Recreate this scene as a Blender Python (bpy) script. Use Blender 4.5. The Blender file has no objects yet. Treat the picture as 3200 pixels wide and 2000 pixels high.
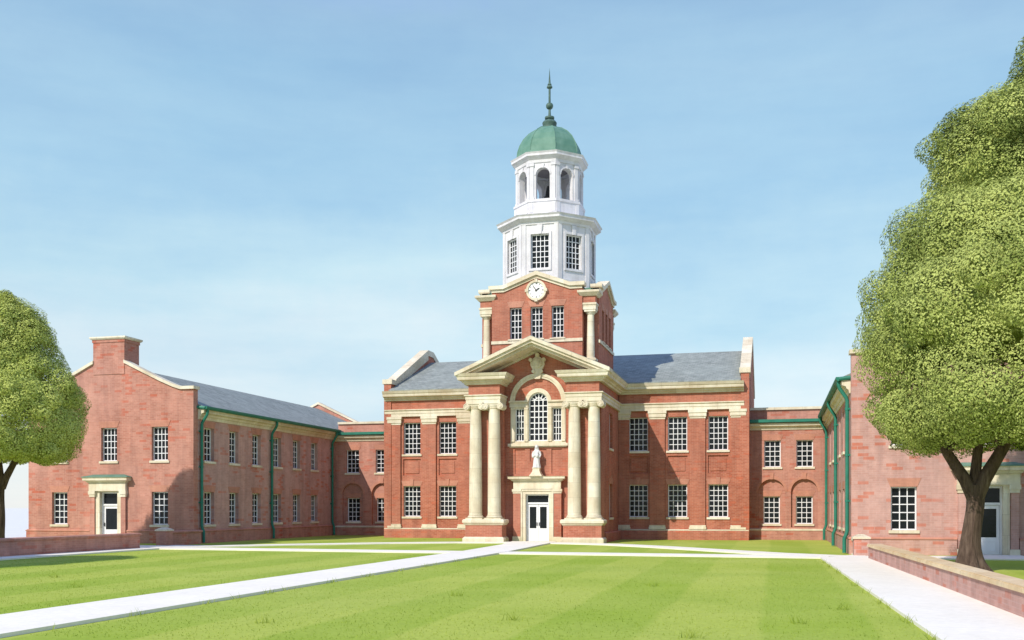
import bpy, bmesh, math, random
import numpy as np
from mathutils import Vector, Matrix
from mathutils.geometry import tessellate_polygon

random.seed(7)
rng = np.random.default_rng(11)
S = bpy.context.scene
COL = S.collection
PI = math.pi

# ------------------------------------------------------------------ helpers
class MB:
    def __init__(s): s.v = []; s.f = []
    def add(s, vs, fs):
        b = len(s.v); s.v += [tuple(map(float, p)) for p in vs]; s.f += [[i + b for i in f] for f in fs]
    def box(s, x0, x1, y0, y1, z0, z1):
        s.add([(x0,y0,z0),(x1,y0,z0),(x1,y1,z0),(x0,y1,z0),(x0,y0,z1),(x1,y0,z1),(x1,y1,z1),(x0,y1,z1)],
              [(0,3,2,1),(4,5,6,7),(0,1,5,4),(1,2,6,5),(2,3,7,6),(3,0,4,7)])
    def plate(s, F, outer, holes=(), w0=0.0, w1=-0.2):
        loops = [outer] + list(holes)
        tris = tessellate_polygon([[Vector((u, v, 0)) for u, v in lp] for lp in loops])
        flat = [p for lp in loops for p in lp]; n = len(flat)
        vs = [F(u, v, w0) for u, v in flat] + [F(u, v, w1) for u, v in flat]
        fs = [tuple(t) for t in tris] + [tuple(i + n for i in reversed(t)) for t in tris]
        b = 0
        for lp in loops:
            m = len(lp)
            for i in range(m):
                j = (i + 1) % m
                fs.append((b + i, b + j, b + j + n, b + i + n))
            b += m
        s.add(vs, fs)
    def pbox(s, F, u0, u1, v0, v1, w0, w1): s.plate(F, [(u0,v0),(u1,v0),(u1,v1),(u0,v1)], (), w0, w1)
    def molding(s, path, prof, closed=False):
        n = len(path); m = len(prof); ns = []
        segs = n if closed else n - 1
        for i in range(segs):
            a, b = path[i], path[(i + 1) % n]; d = Vector((b[0]-a[0], b[1]-a[1])).normalized()
            ns.append(Vector((d.y, -d.x)))
        vs = []
        for i in range(n):
            if closed: n1, n2 = ns[i-1], ns[i]
            else: n1, n2 = ns[max(i-1, 0)], ns[min(i, segs-1)]
            q = (n1 + n2) / (1 + n1.dot(n2))
            for o, z in prof: vs.append((path[i][0] + q.x*o, path[i][1] + q.y*o, z))
        fs = []
        for i in range(segs):
            j = (i + 1) % n
            for k in range(m):
                l = (k + 1) % m
                fs.append((i*m+k, j*m+k, j*m+l, i*m+l))
        if not closed:
            fs.append(tuple(range(m))); fs.append(tuple((n-1)*m + k for k in reversed(range(m))))
        s.add(vs, fs)
    def lathe(s, cx, cy, prof, n=24, ph=0.0):
        vs = []; m = len(prof)
        for r, z in prof:
            for i in range(n):
                a = ph + 2*PI*i/n; vs.append((cx + r*math.cos(a), cy + r*math.sin(a), z))
        fs = [(k*n+i, k*n+(i+1)%n, (k+1)*n+(i+1)%n, (k+1)*n+i) for k in range(m-1) for i in range(n)]
        fs += [tuple(reversed(range(n))), tuple((m-1)*n+i for i in range(n))]
        s.add(vs, fs)
    def tube(s, pts, rads, n=8):
        pts = [Vector(p) for p in pts]
        if not isinstance(rads, (list, tuple)): rads = [rads]*len(pts)
        vs = []; ref = None
        for i, p in enumerate(pts):
            d = (pts[min(i+1, len(pts)-1)] - pts[max(i-1, 0)]).normalized()
            if ref is None:
                ref = Vector((1,0,0)) if abs(d.x) < .9 else Vector((0,1,0))
            a = (ref - d*ref.dot(d)).normalized(); b = d.cross(a); ref = a
            for k in range(n):
                t = 2*PI*k/n; vs.append(p + (a*math.cos(t) + b*math.sin(t))*rads[i])
        fs = [(i*n+k, i*n+(k+1)%n, (i+1)*n+(k+1)%n, (i+1)*n+k) for i in range(len(pts)-1) for k in range(n)]
        fs += [tuple(reversed(range(n))), tuple((len(pts)-1)*n+k for k in range(n))]
        s.add(vs, fs)
    def cyl_y(s, cx, cy0, cy1, cz, r, n=20, r2=None):
        r2 = r if r2 is None else r2
        vs = [(cx+r*math.cos(2*PI*i/n), cy0, cz+r*math.sin(2*PI*i/n)) for i in range(n)]
        vs += [(cx+r2*math.cos(2*PI*i/n), cy1, cz+r2*math.sin(2*PI*i/n)) for i in range(n)]
        s.add(vs, [(i,(i+1)%n,n+(i+1)%n,n+i) for i in range(n)] + [tuple(range(n)), tuple(n+i for i in reversed(range(n)))])
    def mesh(s, name, mat, off=(0,0,0), smooth=False):
        me = bpy.data.meshes.new(name)
        ox, oy, oz = off
        me.from_pydata([(x-ox, y-oy, z-oz) for x, y, z in s.v], [], s.f)
        bm = bmesh.new(); bm.from_mesh(me); bmesh.ops.recalc_face_normals(bm, faces=bm.faces); bm.to_mesh(me); bm.free()
        if smooth:
            for p in me.polygons: p.use_smooth = True
            try: me.set_sharp_from_angle(angle=math.radians(40))
            except Exception: pass
        me.materials.append(mat)
        return me
    def build(s, name, mat, parent=None, smooth=False):
        """coordinates were given in world space; stored relative to the thing's base"""
        off = worldloc(parent) if parent else (0,0,0)
        o = bpy.data.objects.new(name, s.mesh(name, mat, off, smooth)); COL.objects.link(o)
        if parent: o.parent = parent
        return o

def worldloc(o):
    v = Vector((0,0,0))
    while o: v += o.location; o = o.parent
    return v
def tag(o, label=None, cat=None, group=None, kind=None):
    if label: o['label'] = label
    if cat: o['category'] = cat
    if group: o['group'] = group
    if kind: o['kind'] = kind
    return o
def thing(name, label, cat, loc, group=None):
    o = bpy.data.objects.new(name, None); COL.objects.link(o); o.location = loc
    o.empty_display_size = .3
    return tag(o, label, cat, group)
def child(name, me, parent, loc=(0,0,0), rz=0.0):
    o = bpy.data.objects.new(name, me); COL.objects.link(o); o.parent = parent; o.location = loc; o.rotation_euler.z = rz
    return o
def FS(Y): return lambda u, v, w: (u, Y - w, v)
def FN(Y): return lambda u, v, w: (u, Y + w, v)
def FE(X): return lambda u, v, w: (X + w, u, v)
def FW(X): return lambda u, v, w: (X - w, u, v)
def rect(u0, u1, v0, v1): return [(u0,v0),(u1,v0),(u1,v1),(u0,v1)]
def arch(cx, hw, v0, vs, n=16):
    return [(cx-hw, v0), (cx+hw, v0)] + [(cx + hw*math.cos(PI*i/n), vs + hw*math.sin(PI*i/n)) for i in range(n+1)]

# ------------------------------------------------------------------ materials
class NT:
    def __init__(s, name):
        s.m = bpy.data.materials.new(name); s.m.use_nodes = True; s.t = s.m.node_tree
        s.b = s.t.nodes['Principled BSDF']
    def n(s, ty, **kw):
        nd = s.t.nodes.new(ty)
        for k, v in kw.items():
            if k in nd.inputs: nd.inputs[k].default_value = v
            else: setattr(nd, k, v)
        return nd
    def l(s, a, b): s.t.links.new(a, b)
    def mix(s, fac, a, b, mode='MIX'):
        nd = s.t.nodes.new('ShaderNodeMix'); nd.data_type = 'RGBA'; nd.blend_type = mode
        for sock, val in ((nd.inputs['Factor'], fac), (nd.inputs[6], a), (nd.inputs[7], b)):
            if hasattr(val, 'is_linked'): s.l(val, sock)
            elif isinstance(val, (int, float)): sock.default_value = val
            else: sock.default_value = (*val, 1)
        return nd.outputs[2]
    def ramp(s, fac, stops):
        r = s.t.nodes.new('ShaderNodeValToRGB'); e = r.color_ramp.elements
        while len(e) < len(stops): e.new(.5)
        for el, (p, c) in zip(e, stops): el.position = p; el.color = (*c, 1) if not isinstance(c, (int, float)) else (c, c, c, 1)
        s.l(fac, r.inputs[0]); return r.outputs[0]
    def pos(s): return s.n('ShaderNodeNewGeometry').outputs['Position']
    def noise(s, scale, detail=4, vec=None, rough=.55):
        nd = s.n('ShaderNodeTexNoise', Scale=scale, Detail=detail, Roughness=rough)
        s.l(vec or s.pos(), nd.inputs['Vector']); return nd.outputs['Fac']
    def math(s, op, a, b=0.0):
        nd = s.t.nodes.new('ShaderNodeMath'); nd.operation = op
        for sock, val in ((nd.inputs[0], a), (nd.inputs[1], b)):
            if hasattr(val, 'is_linked'): s.l(val, sock)
            else: sock.default_value = val
        return nd.outputs[0]
    def bump(s, h, strength=.3, dist=.02):
        b = s.n('ShaderNodeBump', Strength=strength, Distance=dist); s.l(h, b.inputs['Height']); s.l(b.outputs[0], s.b.inputs['Normal'])
    def wallvec(s):
        g = s.n('ShaderNodeNewGeometry'); sp = s.n('ShaderNodeSeparateXYZ'); s.l(g.outputs['Position'], sp.inputs[0])
        sn = s.n('ShaderNodeSeparateXYZ'); s.l(g.outputs['True Normal'], sn.inputs[0])
        side = s.math('GREATER_THAN', s.math('ABSOLUTE', sn.outputs[0]), .72)
        u = s.math('ADD', s.math('MULTIPLY', sp.outputs[1], side), s.math('MULTIPLY', sp.outputs[0], s.math('SUBTRACT', 1.0, side)))
        cv = s.n('ShaderNodeCombineXYZ'); s.l(u, cv.inputs[0]); s.l(sp.outputs[2], cv.inputs[1]); return cv.outputs[0]
    def fin(s, col, rough=.8, spec=.3):
        if hasattr(col, 'is_linked'): s.l(col, s.b.inputs['Base Color'])
        else: s.b.inputs['Base Color'].default_value = (*col, 1)
        s.b.inputs['Roughness'].default_value = rough; s.b.inputs['Specular IOR Level'].default_value = spec
        return s.m

def brick_mat(name, c1, c2, mortar, accent, amount, wash):
    t = NT(name); v = t.wallvec()
    br = t.n('ShaderNodeTexBrick', Scale=1.0); t.l(v, br.inputs['Vector'])
    br.inputs['Color1'].default_value = (*c1, 1); br.inputs['Color2'].default_value = (*c2, 1); br.inputs['Mortar'].default_value = (*mortar, 1)
    br.inputs['Mortar Size'].default_value = .010; br.inputs['Brick Width'].default_value = .29; br.inputs['Row Height'].default_value = .095
    br.inputs['Mortar Smooth'].default_value = .3; br.inputs['Bias'].default_value = 0.0
    # odd redder bricks, in patches
    b2 = t.n('ShaderNodeTexBrick', Scale=1.0); t.l(v, b2.inputs['Vector'])
    b2.inputs['Color1'].default_value = (0,0,0,1); b2.inputs['Color2'].default_value = (1,1,1,1); b2.inputs['Mortar'].default_value = (0,0,0,1)
    for k, q in (('Mortar Size', .01), ('Brick Width', .46), ('Row Height', .15)): b2.inputs[k].default_value = q
    sel = t.math('GREATER_THAN', b2.outputs['Color'], .84)
    patch = t.ramp(t.noise(.45, 2), [(.42, 0.0), (.52, 1.0)])
    c = t.mix(t.math('MULTIPLY', t.math('MULTIPLY', sel, patch), amount), br.outputs['Color'], accent)
    w = t.ramp(t.noise(.22, 5), [(.35, 0.0), (.68, 1.0)])
    c = t.mix(t.math('MULTIPLY', w, .55), c, wash)
    w2 = t.ramp(t.noise(1.7, 6, rough=.7), [(.3, .84), (.7, 1.1)])
    c = t.mix(1.0, c, w2, 'MULTIPLY')
    mpn = t.n('ShaderNodeMapping'); mpn.inputs['Scale'].default_value = (1.6, 1.6, .16); t.l(t.pos(), mpn.inputs[0])
    c = t.mix(1.0, c, t.ramp(t.noise(1.0, 5, mpn.outputs[0], .65), [(.3, (.80,.80,.82)), (.6, (1.06,1.06,1.06))]), 'MULTIPLY')
    t.bump(br.outputs['Fac'], .25, -.01)
    return t.fin(c, .9, .15)
BRICK = brick_mat('red_brick', (.36,.105,.06), (.47,.165,.10), (.46,.23,.165), (.50,.12,.06), .6, (.53,.25,.18))
PINK = brick_mat('pale_brick', (.40,.165,.115), (.49,.225,.165), (.49,.265,.205), (.46,.11,.06), .8, (.57,.32,.255))
PALE = brick_mat('pale_shade_tinted_brick', (.47,.25,.205), (.54,.31,.26), (.53,.335,.29), (.52,.145,.08), .95, (.59,.385,.34))  # pale brick; mauve of the shaded left long wall mixed into its colour
ARCHB = brick_mat('gauged_brick', (.50,.22,.15), (.55,.25,.17), (.46,.22,.15), (.5,.16,.09), .2, (.55,.29,.21))

def stone_mat(name, a, b, c, joints=True):
    t = NT(name)
    n1 = t.ramp(t.noise(.9, 4), [(.32, a), (.52, b), (.72, c)])
    if joints:
        v = t.wallvec(); br = t.n('ShaderNodeTexBrick', Scale=1.0); t.l(v, br.inputs['Vector'])
        br.inputs['Color1'].default_value = (.90,.86,.78,1); br.inputs['Color2'].default_value = (1.07,1.07,1.05,1); br.inputs['Mortar'].default_value = (.72,.68,.62,1)
        for k, q in (('Mortar Size', .008), ('Brick Width', 1.7), ('Row Height', .86)): br.inputs[k].default_value = q
        n1 = t.mix(1.0, n1, br.outputs['Color'], 'MULTIPLY')
    st = t.ramp(t.noise(4.0, 6, rough=.7), [(.3, .92), (.65, 1.03)])
    n1 = t.mix(1.0, n1, st, 'MULTIPLY')
    mpn = t.n('ShaderNodeMapping'); mpn.inputs['Scale'].default_value = (4, 4, .5); t.l(t.pos(), mpn.inputs[0])
    n1 = t.mix(1.0, n1, t.ramp(t.noise(1.0, 5, mpn.outputs[0], .65), [(.3, (.90,.885,.87)), (.58, (1.04,1.04,1.04))]), 'MULTIPLY')
    t.bump(t.noise(9, 5), .15, .01)
    return t.fin(n1, .8, .25)
STONE = stone_mat('cream_limestone', (.63,.55,.42), (.71,.65,.52), (.77,.73,.62))
COPING = stone_mat('buff_coping', (.68,.50,.30), (.74,.58,.38), (.78,.66,.48))
WHITE = stone_mat('white_painted_timber', (.60,.59,.61), (.67,.66,.68), (.72,.71,.72), False)
MARBLE = stone_mat('white_marble', (.60,.60,.61), (.67,.67,.67), (.72,.72,.72), False)

def slate_mat():
    t = NT('grey_slate'); g = t.pos(); sp = t.n('ShaderNodeSeparateXYZ'); t.l(g, sp.inputs[0])
    gn = t.n('ShaderNodeNewGeometry'); sn = t.n('ShaderNodeSeparateXYZ'); t.l(gn.outputs['True Normal'], sn.inputs[0])
    side = t.math('GREATER_THAN', t.math('ABSOLUTE', sn.outputs[0]), t.math('ABSOLUTE', sn.outputs[1]))
    u = t.math('ADD', t.math('MULTIPLY', sp.outputs[1], side), t.math('MULTIPLY', sp.outputs[0], t.math('SUBTRACT', 1.0, side)))
    cv = t.n('ShaderNodeCombineXYZ'); t.l(u, cv.inputs[0]); t.l(t.math('MULTIPLY', sp.outputs[2], 2.4), cv.inputs[1])
    br = t.n('ShaderNodeTexBrick', Scale=1.0); t.l(cv.outputs[0], br.inputs['Vector'])
    br.inputs['Color1'].default_value = (.225,.25,.22,1); br.inputs['Color2'].default_value = (.31,.335,.30,1); br.inputs['Mortar'].default_value = (.17,.18,.18,1)
    for k, q in (('Mortar Size', .012), ('Brick Width', .34), ('Row Height', .27)): br.inputs[k].default_value = q
    c = t.mix(t.ramp(t.noise(.35, 5), [(.4, 0.0), (.7, .6)]), br.outputs['Color'], (.33,.365,.33))
    c = t.mix(1.0, c, t.ramp(t.noise(2.2, 6), [(.3, .8), (.7, 1.12)]), 'MULTIPLY')
    t.bump(br.outputs['Fac'], .4, -.02)
    return t.fin(c, .7, .3)
SLATE = slate_mat()
def plain(name, a, b, sc, rough, spec=.3, metal=0.0, bump=0.0):
    t = NT(name); c = t.ramp(t.noise(sc, 5), [(.3, a), (.7, b)])
    if name == 'dark_window_glass': t.bump(t.noise(2.2, 2), .25, .05)
    if bump: t.bump(t.noise(sc*6, 5), bump, .01)
    t.b.inputs['Metallic'].default_value = metal
    return t.fin(c, rough, spec)
COPPER = plain('verdigris_copper', (.085,.20,.14), (.155,.285,.21), 1.8, .6, .3, 0, .2)
AGED = plain('aged_copper', (.045,.085,.07), (.10,.17,.135), 4, .55)
GREEN = plain('green_painted_metal', (.018,.15,.10), (.03,.21,.145), 2.5, .5, .3)
GLASS = plain('dark_window_glass', (.006,.008,.010), (.014,.017,.02), .7, .18, .22)
SASH = plain('white_sash_paint', (.74,.74,.76), (.82,.82,.83), 2.0, .5)
DARK = plain('dark_metal', (.02,.02,.022), (.04,.04,.042), 3, .5)
CLOCKW = plain('white_enamel', (.80,.80,.77), (.84,.84,.82), 3, .35)
DARKIN = plain('grey_interior', (.22,.20,.21), (.28,.26,.27), 1, .9)  # plain mid grey for the belfry's floor and ceiling
def concrete_mat(name, a, b):
    t = NT(name)
    c = t.ramp(t.noise(.5, 6), [(.3, a), (.7, b)])
    c = t.mix(1.0, c, t.ramp(t.noise(6, 8, rough=.75), [(.3, .9), (.65, 1.03)]), 'MULTIPLY')
    t.bump(t.noise(25, 6), .15, .01)
    return t.fin(c, .9, .2)
PATH = concrete_mat('pale_concrete', (.82,.77,.655), (.88,.835,.725))
PAVE = concrete_mat('pale_paving', (.70,.69,.64), (.76,.75,.70))
def bark_mat():
    t = NT('dark_bark'); sp = t.n('ShaderNodeMapping'); sp.inputs['Scale'].default_value = (9, 9, 1.2); t.l(t.pos(), sp.inputs[0])
    n = t.noise(1.0, 6, sp.outputs[0], .65)
    t.bump(n, .7, .06)
    return t.fin(t.ramp(n, [(.3, (.045,.030,.024)), (.55, (.115,.078,.06)), (.75, (.19,.14,.11))]), .95, .1)
BARK = bark_mat()
def leaf_mat(name, lo, mid, hi):
    t = NT(name); g = t.n('ShaderNodeNewGeometry')
    c = t.ramp(g.outputs['Random Per Island'], [(0, lo), (.5, mid), (1, hi)])
    c = t.mix(t.ramp(t.noise(.45, 4), [(.40, 0.0), (.62, .75)]), c, hi); c = t.mix(t.ramp(t.noise(.62, 3, rough=.6), [(.50, 0.0), (.66, .7)]), c, lo)
    t.fin(c, .75, .15)
    tr = t.n('ShaderNodeBsdfTranslucent'); t.l(c, tr.inputs[0]); mx = t.n('ShaderNodeMixShader', Fac=.14)
    out = t.t.nodes['Material Output']; t.l(t.b.outputs[0], mx.inputs[1]); t.l(tr.outputs[0], mx.inputs[2]); t.l(mx.outputs[0], out.inputs[0])
    return t.m
OLIVE = leaf_mat('olive_leaf_green', (.15,.195,.05), (.31,.38,.085), (.53,.58,.18))
LEAF = leaf_mat('leaf_green', (.30,.36,.07), (.50,.57,.12), (.68,.72,.22))
def lawn_colour(t):
    p = t.pos(); sp = t.n('ShaderNodeSeparateXYZ'); t.l(p, sp.inputs[0])
    wob = t.math('MULTIPLY', t.noise(.35, 2), .3)
    ph = t.math('FRACT', t.math('DIVIDE', t.math('ADD', sp.outputs[0], wob), 3.7))
    band = t.ramp(ph, [(0, 0.0), (.46, 0.0), (.5, 1.0), (.96, 1.0), (1, 0.0)])
    c = t.mix(band, (.31,.41,.052), (.395,.465,.08))
    c = t.mix(t.ramp(t.noise(.12, 4), [(.4, 0.0), (.68, .6)]), c, (.45,.50,.12))
    return t.mix(t.ramp(t.noise(.3, 5), [(.42, 0.0), (.72, .45)]), c, (.24,.35,.04))
def lawn_mat():
    t = NT('mown_grass'); c = lawn_colour(t)
    c = t.mix(1.0, c, t.ramp(t.noise(7, 8, rough=.8), [(.25, .78), (.7, 1.15)]), 'MULTIPLY')
    t.bump(t.noise(30, 6, rough=.8), .4, .03)
    return t.fin(c, .95, .1)
LAWN = lawn_mat()
def blade_mat():
    t = NT('grass_blade'); g = t.n('ShaderNodeNewGeometry')
    c = t.mix(1.0, lawn_colour(t), t.ramp(g.outputs['Random Per Island'], [(0, (.86,.9,.8)), (1, (1.14,1.12,1.1))]), 'MULTIPLY')
    t.fin(c, .8, .1)
    tr = t.n('ShaderNodeBsdfTranslucent'); t.l(c, tr.inputs[0]); mx = t.n('ShaderNodeMixShader', Fac=.4)
    out = t.t.nodes['Material Output']; t.l(t.b.outputs[0], mx.inputs[1]); t.l(tr.outputs[0], mx.inputs[2]); t.l(mx.outputs[0], out.inputs[0])
    return t.m
BLADE = blade_mat()

# ------------------------------------------------------------------ windows and doors (local: x across, z up, outside is -y)
_win = {}
def win_meshes(w, h, cols, rows, set_in, sill, lintel, wm=SASH, lm=ARCHB, sm=STONE):
    key = (w, h, cols, rows, set_in, sill, lintel, wm.name, lm.name, sm.name)
    if key in _win: return _win[key]
    F = lambda u, v, wd: (u, -wd, v)
    fr = MB(); fw = .06
    fr.plate(F, rect(-w/2, w/2, 0, h), [rect(-w/2+fw, w/2-fw, fw, h-fw)], -set_in, -set_in-.10)
    iw, ih = w-2*fw, h-2*fw; mt = .021
    xs = [-iw/2 + iw*i/cols for i in range(1, cols)]; zs = [fw + ih*i/rows for i in range(1, rows)]
    for z in zs: fr.pbox(F, -iw/2, iw/2, z-mt, z+mt, -set_in-.02, -set_in-.07)
    for x in xs: fr.pbox(F, x-mt, x+mt, fw, h-fw, -set_in-.017, -set_in-.073)
    pn = MB(); pn.pbox(F, -w/2+.02, w/2-.02, .02, h-.02, -set_in-.055, -set_in-.068)
    res = {'window': fr.mesh('window', wm), 'pane': pn.mesh('pane', GLASS)}
    if sill:
        sb = MB(); sb.pbox(F, -w/2-.10, w/2+.10, -.13, -.002, .07, -set_in-.05); res['sill'] = sb.mesh('sill', sm)
    if lintel:
        lb = MB(); H = .36
        lb.plate(F, [(-w/2-.02, h+.002), (w/2+.02, h+.002), (w/2+.17, h+H), (-w/2-.17, h+H)], (), .018, -.05)
        if lintel == 2:
            lb.plate(F, [(-.09, h+.0), (.09, h+.0), (.14, h+H+.1), (-.14, h+H+.1)], (), .06, -.04)
        res['lintel'] = lb.mesh('lintel', lm)
    _win[key] = res; return res
def window(parent, x, y, z, rz, w, h, cols, rows, set_in=.17, sill=True, lintel=1, **kw):
    ms = win_meshes(w, h, cols, rows, set_in, sill, lintel, **kw); b = worldloc(parent)
    o = child('window', ms['window'], parent, (x-b.x, y-b.y, z-b.z), rz)
    for k in ('pane', 'sill', 'lintel'):
        if k in ms: child(k, ms[k], o)
    return o
R_S, R_E, R_W, R_N = 0.0, PI/2, -PI/2, PI

def door(parent, x, y, w, hl, ht, leaves, set_in=.3):
    """white door with glazed leaves and a transom light"""
    F = lambda u, v, wd: (x+u, y-wd, v)
    fr = MB(); fr.plate(F, [(-w/2, .0), (-w/2, ht), (w/2, ht), (w/2, .0), (w/2-.08, .0), (w/2-.08, ht-.08), (-w/2+.08, ht-.08), (-w/2+.08, .0)], (), -set_in+.05, -set_in-.1)
    fr.pbox(F, -w/2+.08, w/2-.08, hl, hl+.10, -set_in+.05, -set_in-.1)
    f = fr.build('door_frame', SASH, parent)
    tp = MB(); tp.pbox(F, -w/2+.06, w/2-.06, hl+.08, ht-.06, -set_in-.03, -set_in-.05); tp.build('transom_pane', GLASS, f)
    lw = (w-.16)/leaves
    for i in range(leaves):
        a = -w/2+.08 + i*lw + .008; b = a + lw - .016
        lf = MB(); st = min(.12, lw*.16)
        lf.plate(F, rect(a, b, .02, hl-.01), [rect(a+st, b-st, hl*.36, hl-.16)], -set_in, -set_in-.05)
        lf.plate(F, rect(a+st, b-st, .18, hl*.29), [rect(a+st+.035, b-st-.035, .215, hl*.29-.035)], -set_in+.015, -set_in-.01)
        d = lf.build('door', SASH, parent)
        p = MB(); p.pbox(F, a+st-.02, b-st+.02, hl*.36-.02, hl-.14, -set_in-.02, -set_in-.035); p.build('pane', GLASS, d)
        hx = b-.06 if (i == 0 and leaves == 2) else a+.06
        hd = MB(); hd.pbox(F, hx-.018, hx+.018, .95, 1.15, -set_in+.05, -set_in); hd.build('handle', DARK, d)
    st = MB(); st.pbox(F, -w/2-.02, w/2+.02, -.02, .05, -set_in+.35, -set_in-.1); st.build('threshold', STONE, parent)

# ------------------------------------------------------------------ ground
def structure(name, mb, m): return tag(mb.build(name, m), kind='structure')
g = MB(); g.add([(-2500,-300,-.05),(2500,-300,-.05),(2500,4000,-.05),(-2500,4000,-.05)], [(0,1,2,3)]); structure('ground', g, PAVE)
g = MB()
nx, ny = 88, 100
gx = np.linspace(-43.5, 45, nx); gy = np.linspace(-20, 80, ny)
g.add([(x, y, 0.0) for y in gy for x in gx], [(j*nx+i, j*nx+i+1, (j+1)*nx+i+1, (j+1)*nx+i) for j in range(ny-1) for i in range(nx-1)])
structure('lawn', g, LAWN)
G0 = lambda u, v, w: (u, v, w)
def slab(name, poly, top): m = MB(); m.plate(G0, poly, (), top, -.04); return structure(name, m, PATH)
slab('path_by_wall', [(3.08,-12),(5.40,-12),(3.58,41.5),(3.58,46),(3.2,46),(3.2,44.3),(1.75,41.7)], .060)
slab('path_by_far_wall', [(-29.75,-15),(-28.2,-15),(-28.4,30),(-28.7,43.0),(-28.4,47.0),(-30.3,47.0),(-29.75,43.2)], .061)
axL = [(-13.6,-15),(-13.6,44),(-14.0,52),(-14.75,57.2)]; axR = [(-12.1,57.2),(-11.9,52),(-11.6,46),(-11.5,44),(-11.5,-15)]
slab('central_path', axL[::-1] + axR[::-1], .066)
slab('cross_path', [(-28.6,43.0),(-28.6,44.6),(-13.0,43.9),(2.2,43.4),(2.0,41.7),(-13.0,42.3)], .056)
def ribbon(pts, w):
    L, Rr = [], []
    for i, p in enumerate(pts):
        a = pts[max(i-1,0)]; b = pts[min(i+1, len(pts)-1)]; d = Vector((b[0]-a[0], b[1]-a[1])).normalized()
        L.append((p[0]-d.y*w/2, p[1]+d.x*w/2)); Rr.append((p[0]+d.y*w/2, p[1]-d.x*w/2))
    return Rr + L[::-1]
slab('curved_path', ribbon([(-29.0,45.2),(-27,47.6),(-24.5,50.2),(-21,53.2),(-17.5,55.2),(-14.5,55.9),(-11.5,55.6),(-8.5,54.2),(-5.5,51.4),(-2.5,47.8),(0,45.0),(2.4,43.2)], 1.5), .052)
slab('path_to_far_door', [(-37.6,43.5),(-29.9,43.5),(-29.9,46.5),(-35.6,46.5),(-35.6,50.2),(-37.6,50.2)], .050)
slab('path_to_near_door', [(3.55,42.2),(9.8,42.2),(9.8,45.8),(7.4,45.8),(7.4,44.2),(3.55,44.2)], .050)

# ------------------------------------------------------------------ main building
C = -13.42
YW = 64.12; YP = 64.0
XL, XR = -25.4, -1.5
mb_ = thing('main_building', 'tall red brick hall with stone portico, paired columns and slate roof in the centre', 'building', (C, YW, 0))
WX = [C+s*d for d in (5.1, 7.55, 10.05) for s in (-1, 1)]
def wall_part(name, m, P, *plates):
    b = MB()
    for F, o, h, a, c in plates: b.plate(F, o, h, a, c)
    return b.build(name, m, P)
holes = []
for x in WX:
    holes += [rect(x-.6, x+.6, 5.58, 7.70), rect(x-.6, x+.6, 1.42, 3.46), rect(x-.62, x+.62, 4.16, 5.26)]
    panels = MB(); panels.pbox(FS(YW), x-.66, x+.66, 4.1, 5.3, -.09, -.29)
    panels.plate(FS(YW), rect(x-.47, x+.47, 4.31, 5.11), (), -.05, -.2); panels.build('wall_panel', BRICK, mb_)
b = MB()
b.plate(FS(YW), rect(XL+.5, XR-.5, 0, 9.2), holes, 0, -.3)
b.build('wall', BRICK, mb_)
b = MB(); b.box(XL+.5, XR-.5, 79.7, 80.0, 0, 9.2); b.build('wall', BRICK, mb_)
for x in WX:
    window(mb_, x, YW, 5.58, R_S, 1.2, 2.12, 4, 6, lintel=0)
    window(mb_, x, YW, 1.42, R_S, 1.2, 2.04, 4, 6, lintel=2)
# gable end walls with raked parapets
RY, RZ = 72.0, 12.85
for X0, X1 in ((XL, XL+.5), (XR-.5, XR)):
    F = lambda u, v, w, X0=X0: (X0 - w, u, v)
    out = [(63.95,0),(80.05,0),(80.05,10.25),(79.3,10.25),(72.5,RZ+.42),(71.5,RZ+.42),(64.75,10.3),(63.95,10.3)]
    b = MB(); b.plate(F, out, (), 0, -(X1-X0)); p = b.build('parapet', BRICK, mb_)
    c = MB(); th = .17
    c.plate(F, [(63.88,10.3),(64.72,10.3),(64.72,10.62),(63.88,10.62)], (), .09, -(X1-X0)-.09)
    c.plate(F, [(64.74,10.32),(71.5,RZ+.43),(72.5,RZ+.43),(79.3,10.27),(79.3,10.7),(72.6,RZ+.84),(71.4,RZ+.84),(64.74,10.72)], (), .07, -(X1-X0)-.07)
    c.plate(F, [(64.76,10.05),(71.5,RZ+.12),(71.5,RZ+.42),(64.76,10.31)], (), .03, -(X1-X0)-.03)
    c.build('coping', STONE, p)
# main slate roof
b = MB(); ev = 63.5
b.plate(FW(XL+.5), [(ev, 9.74),(ev,9.84),(RY,RZ),(80.5,9.84),(80.5,9.74),(RY,RZ-.14)], (), 0, -(XR-XL-1.0))
b.build('roof', SLATE, mb_)
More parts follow.
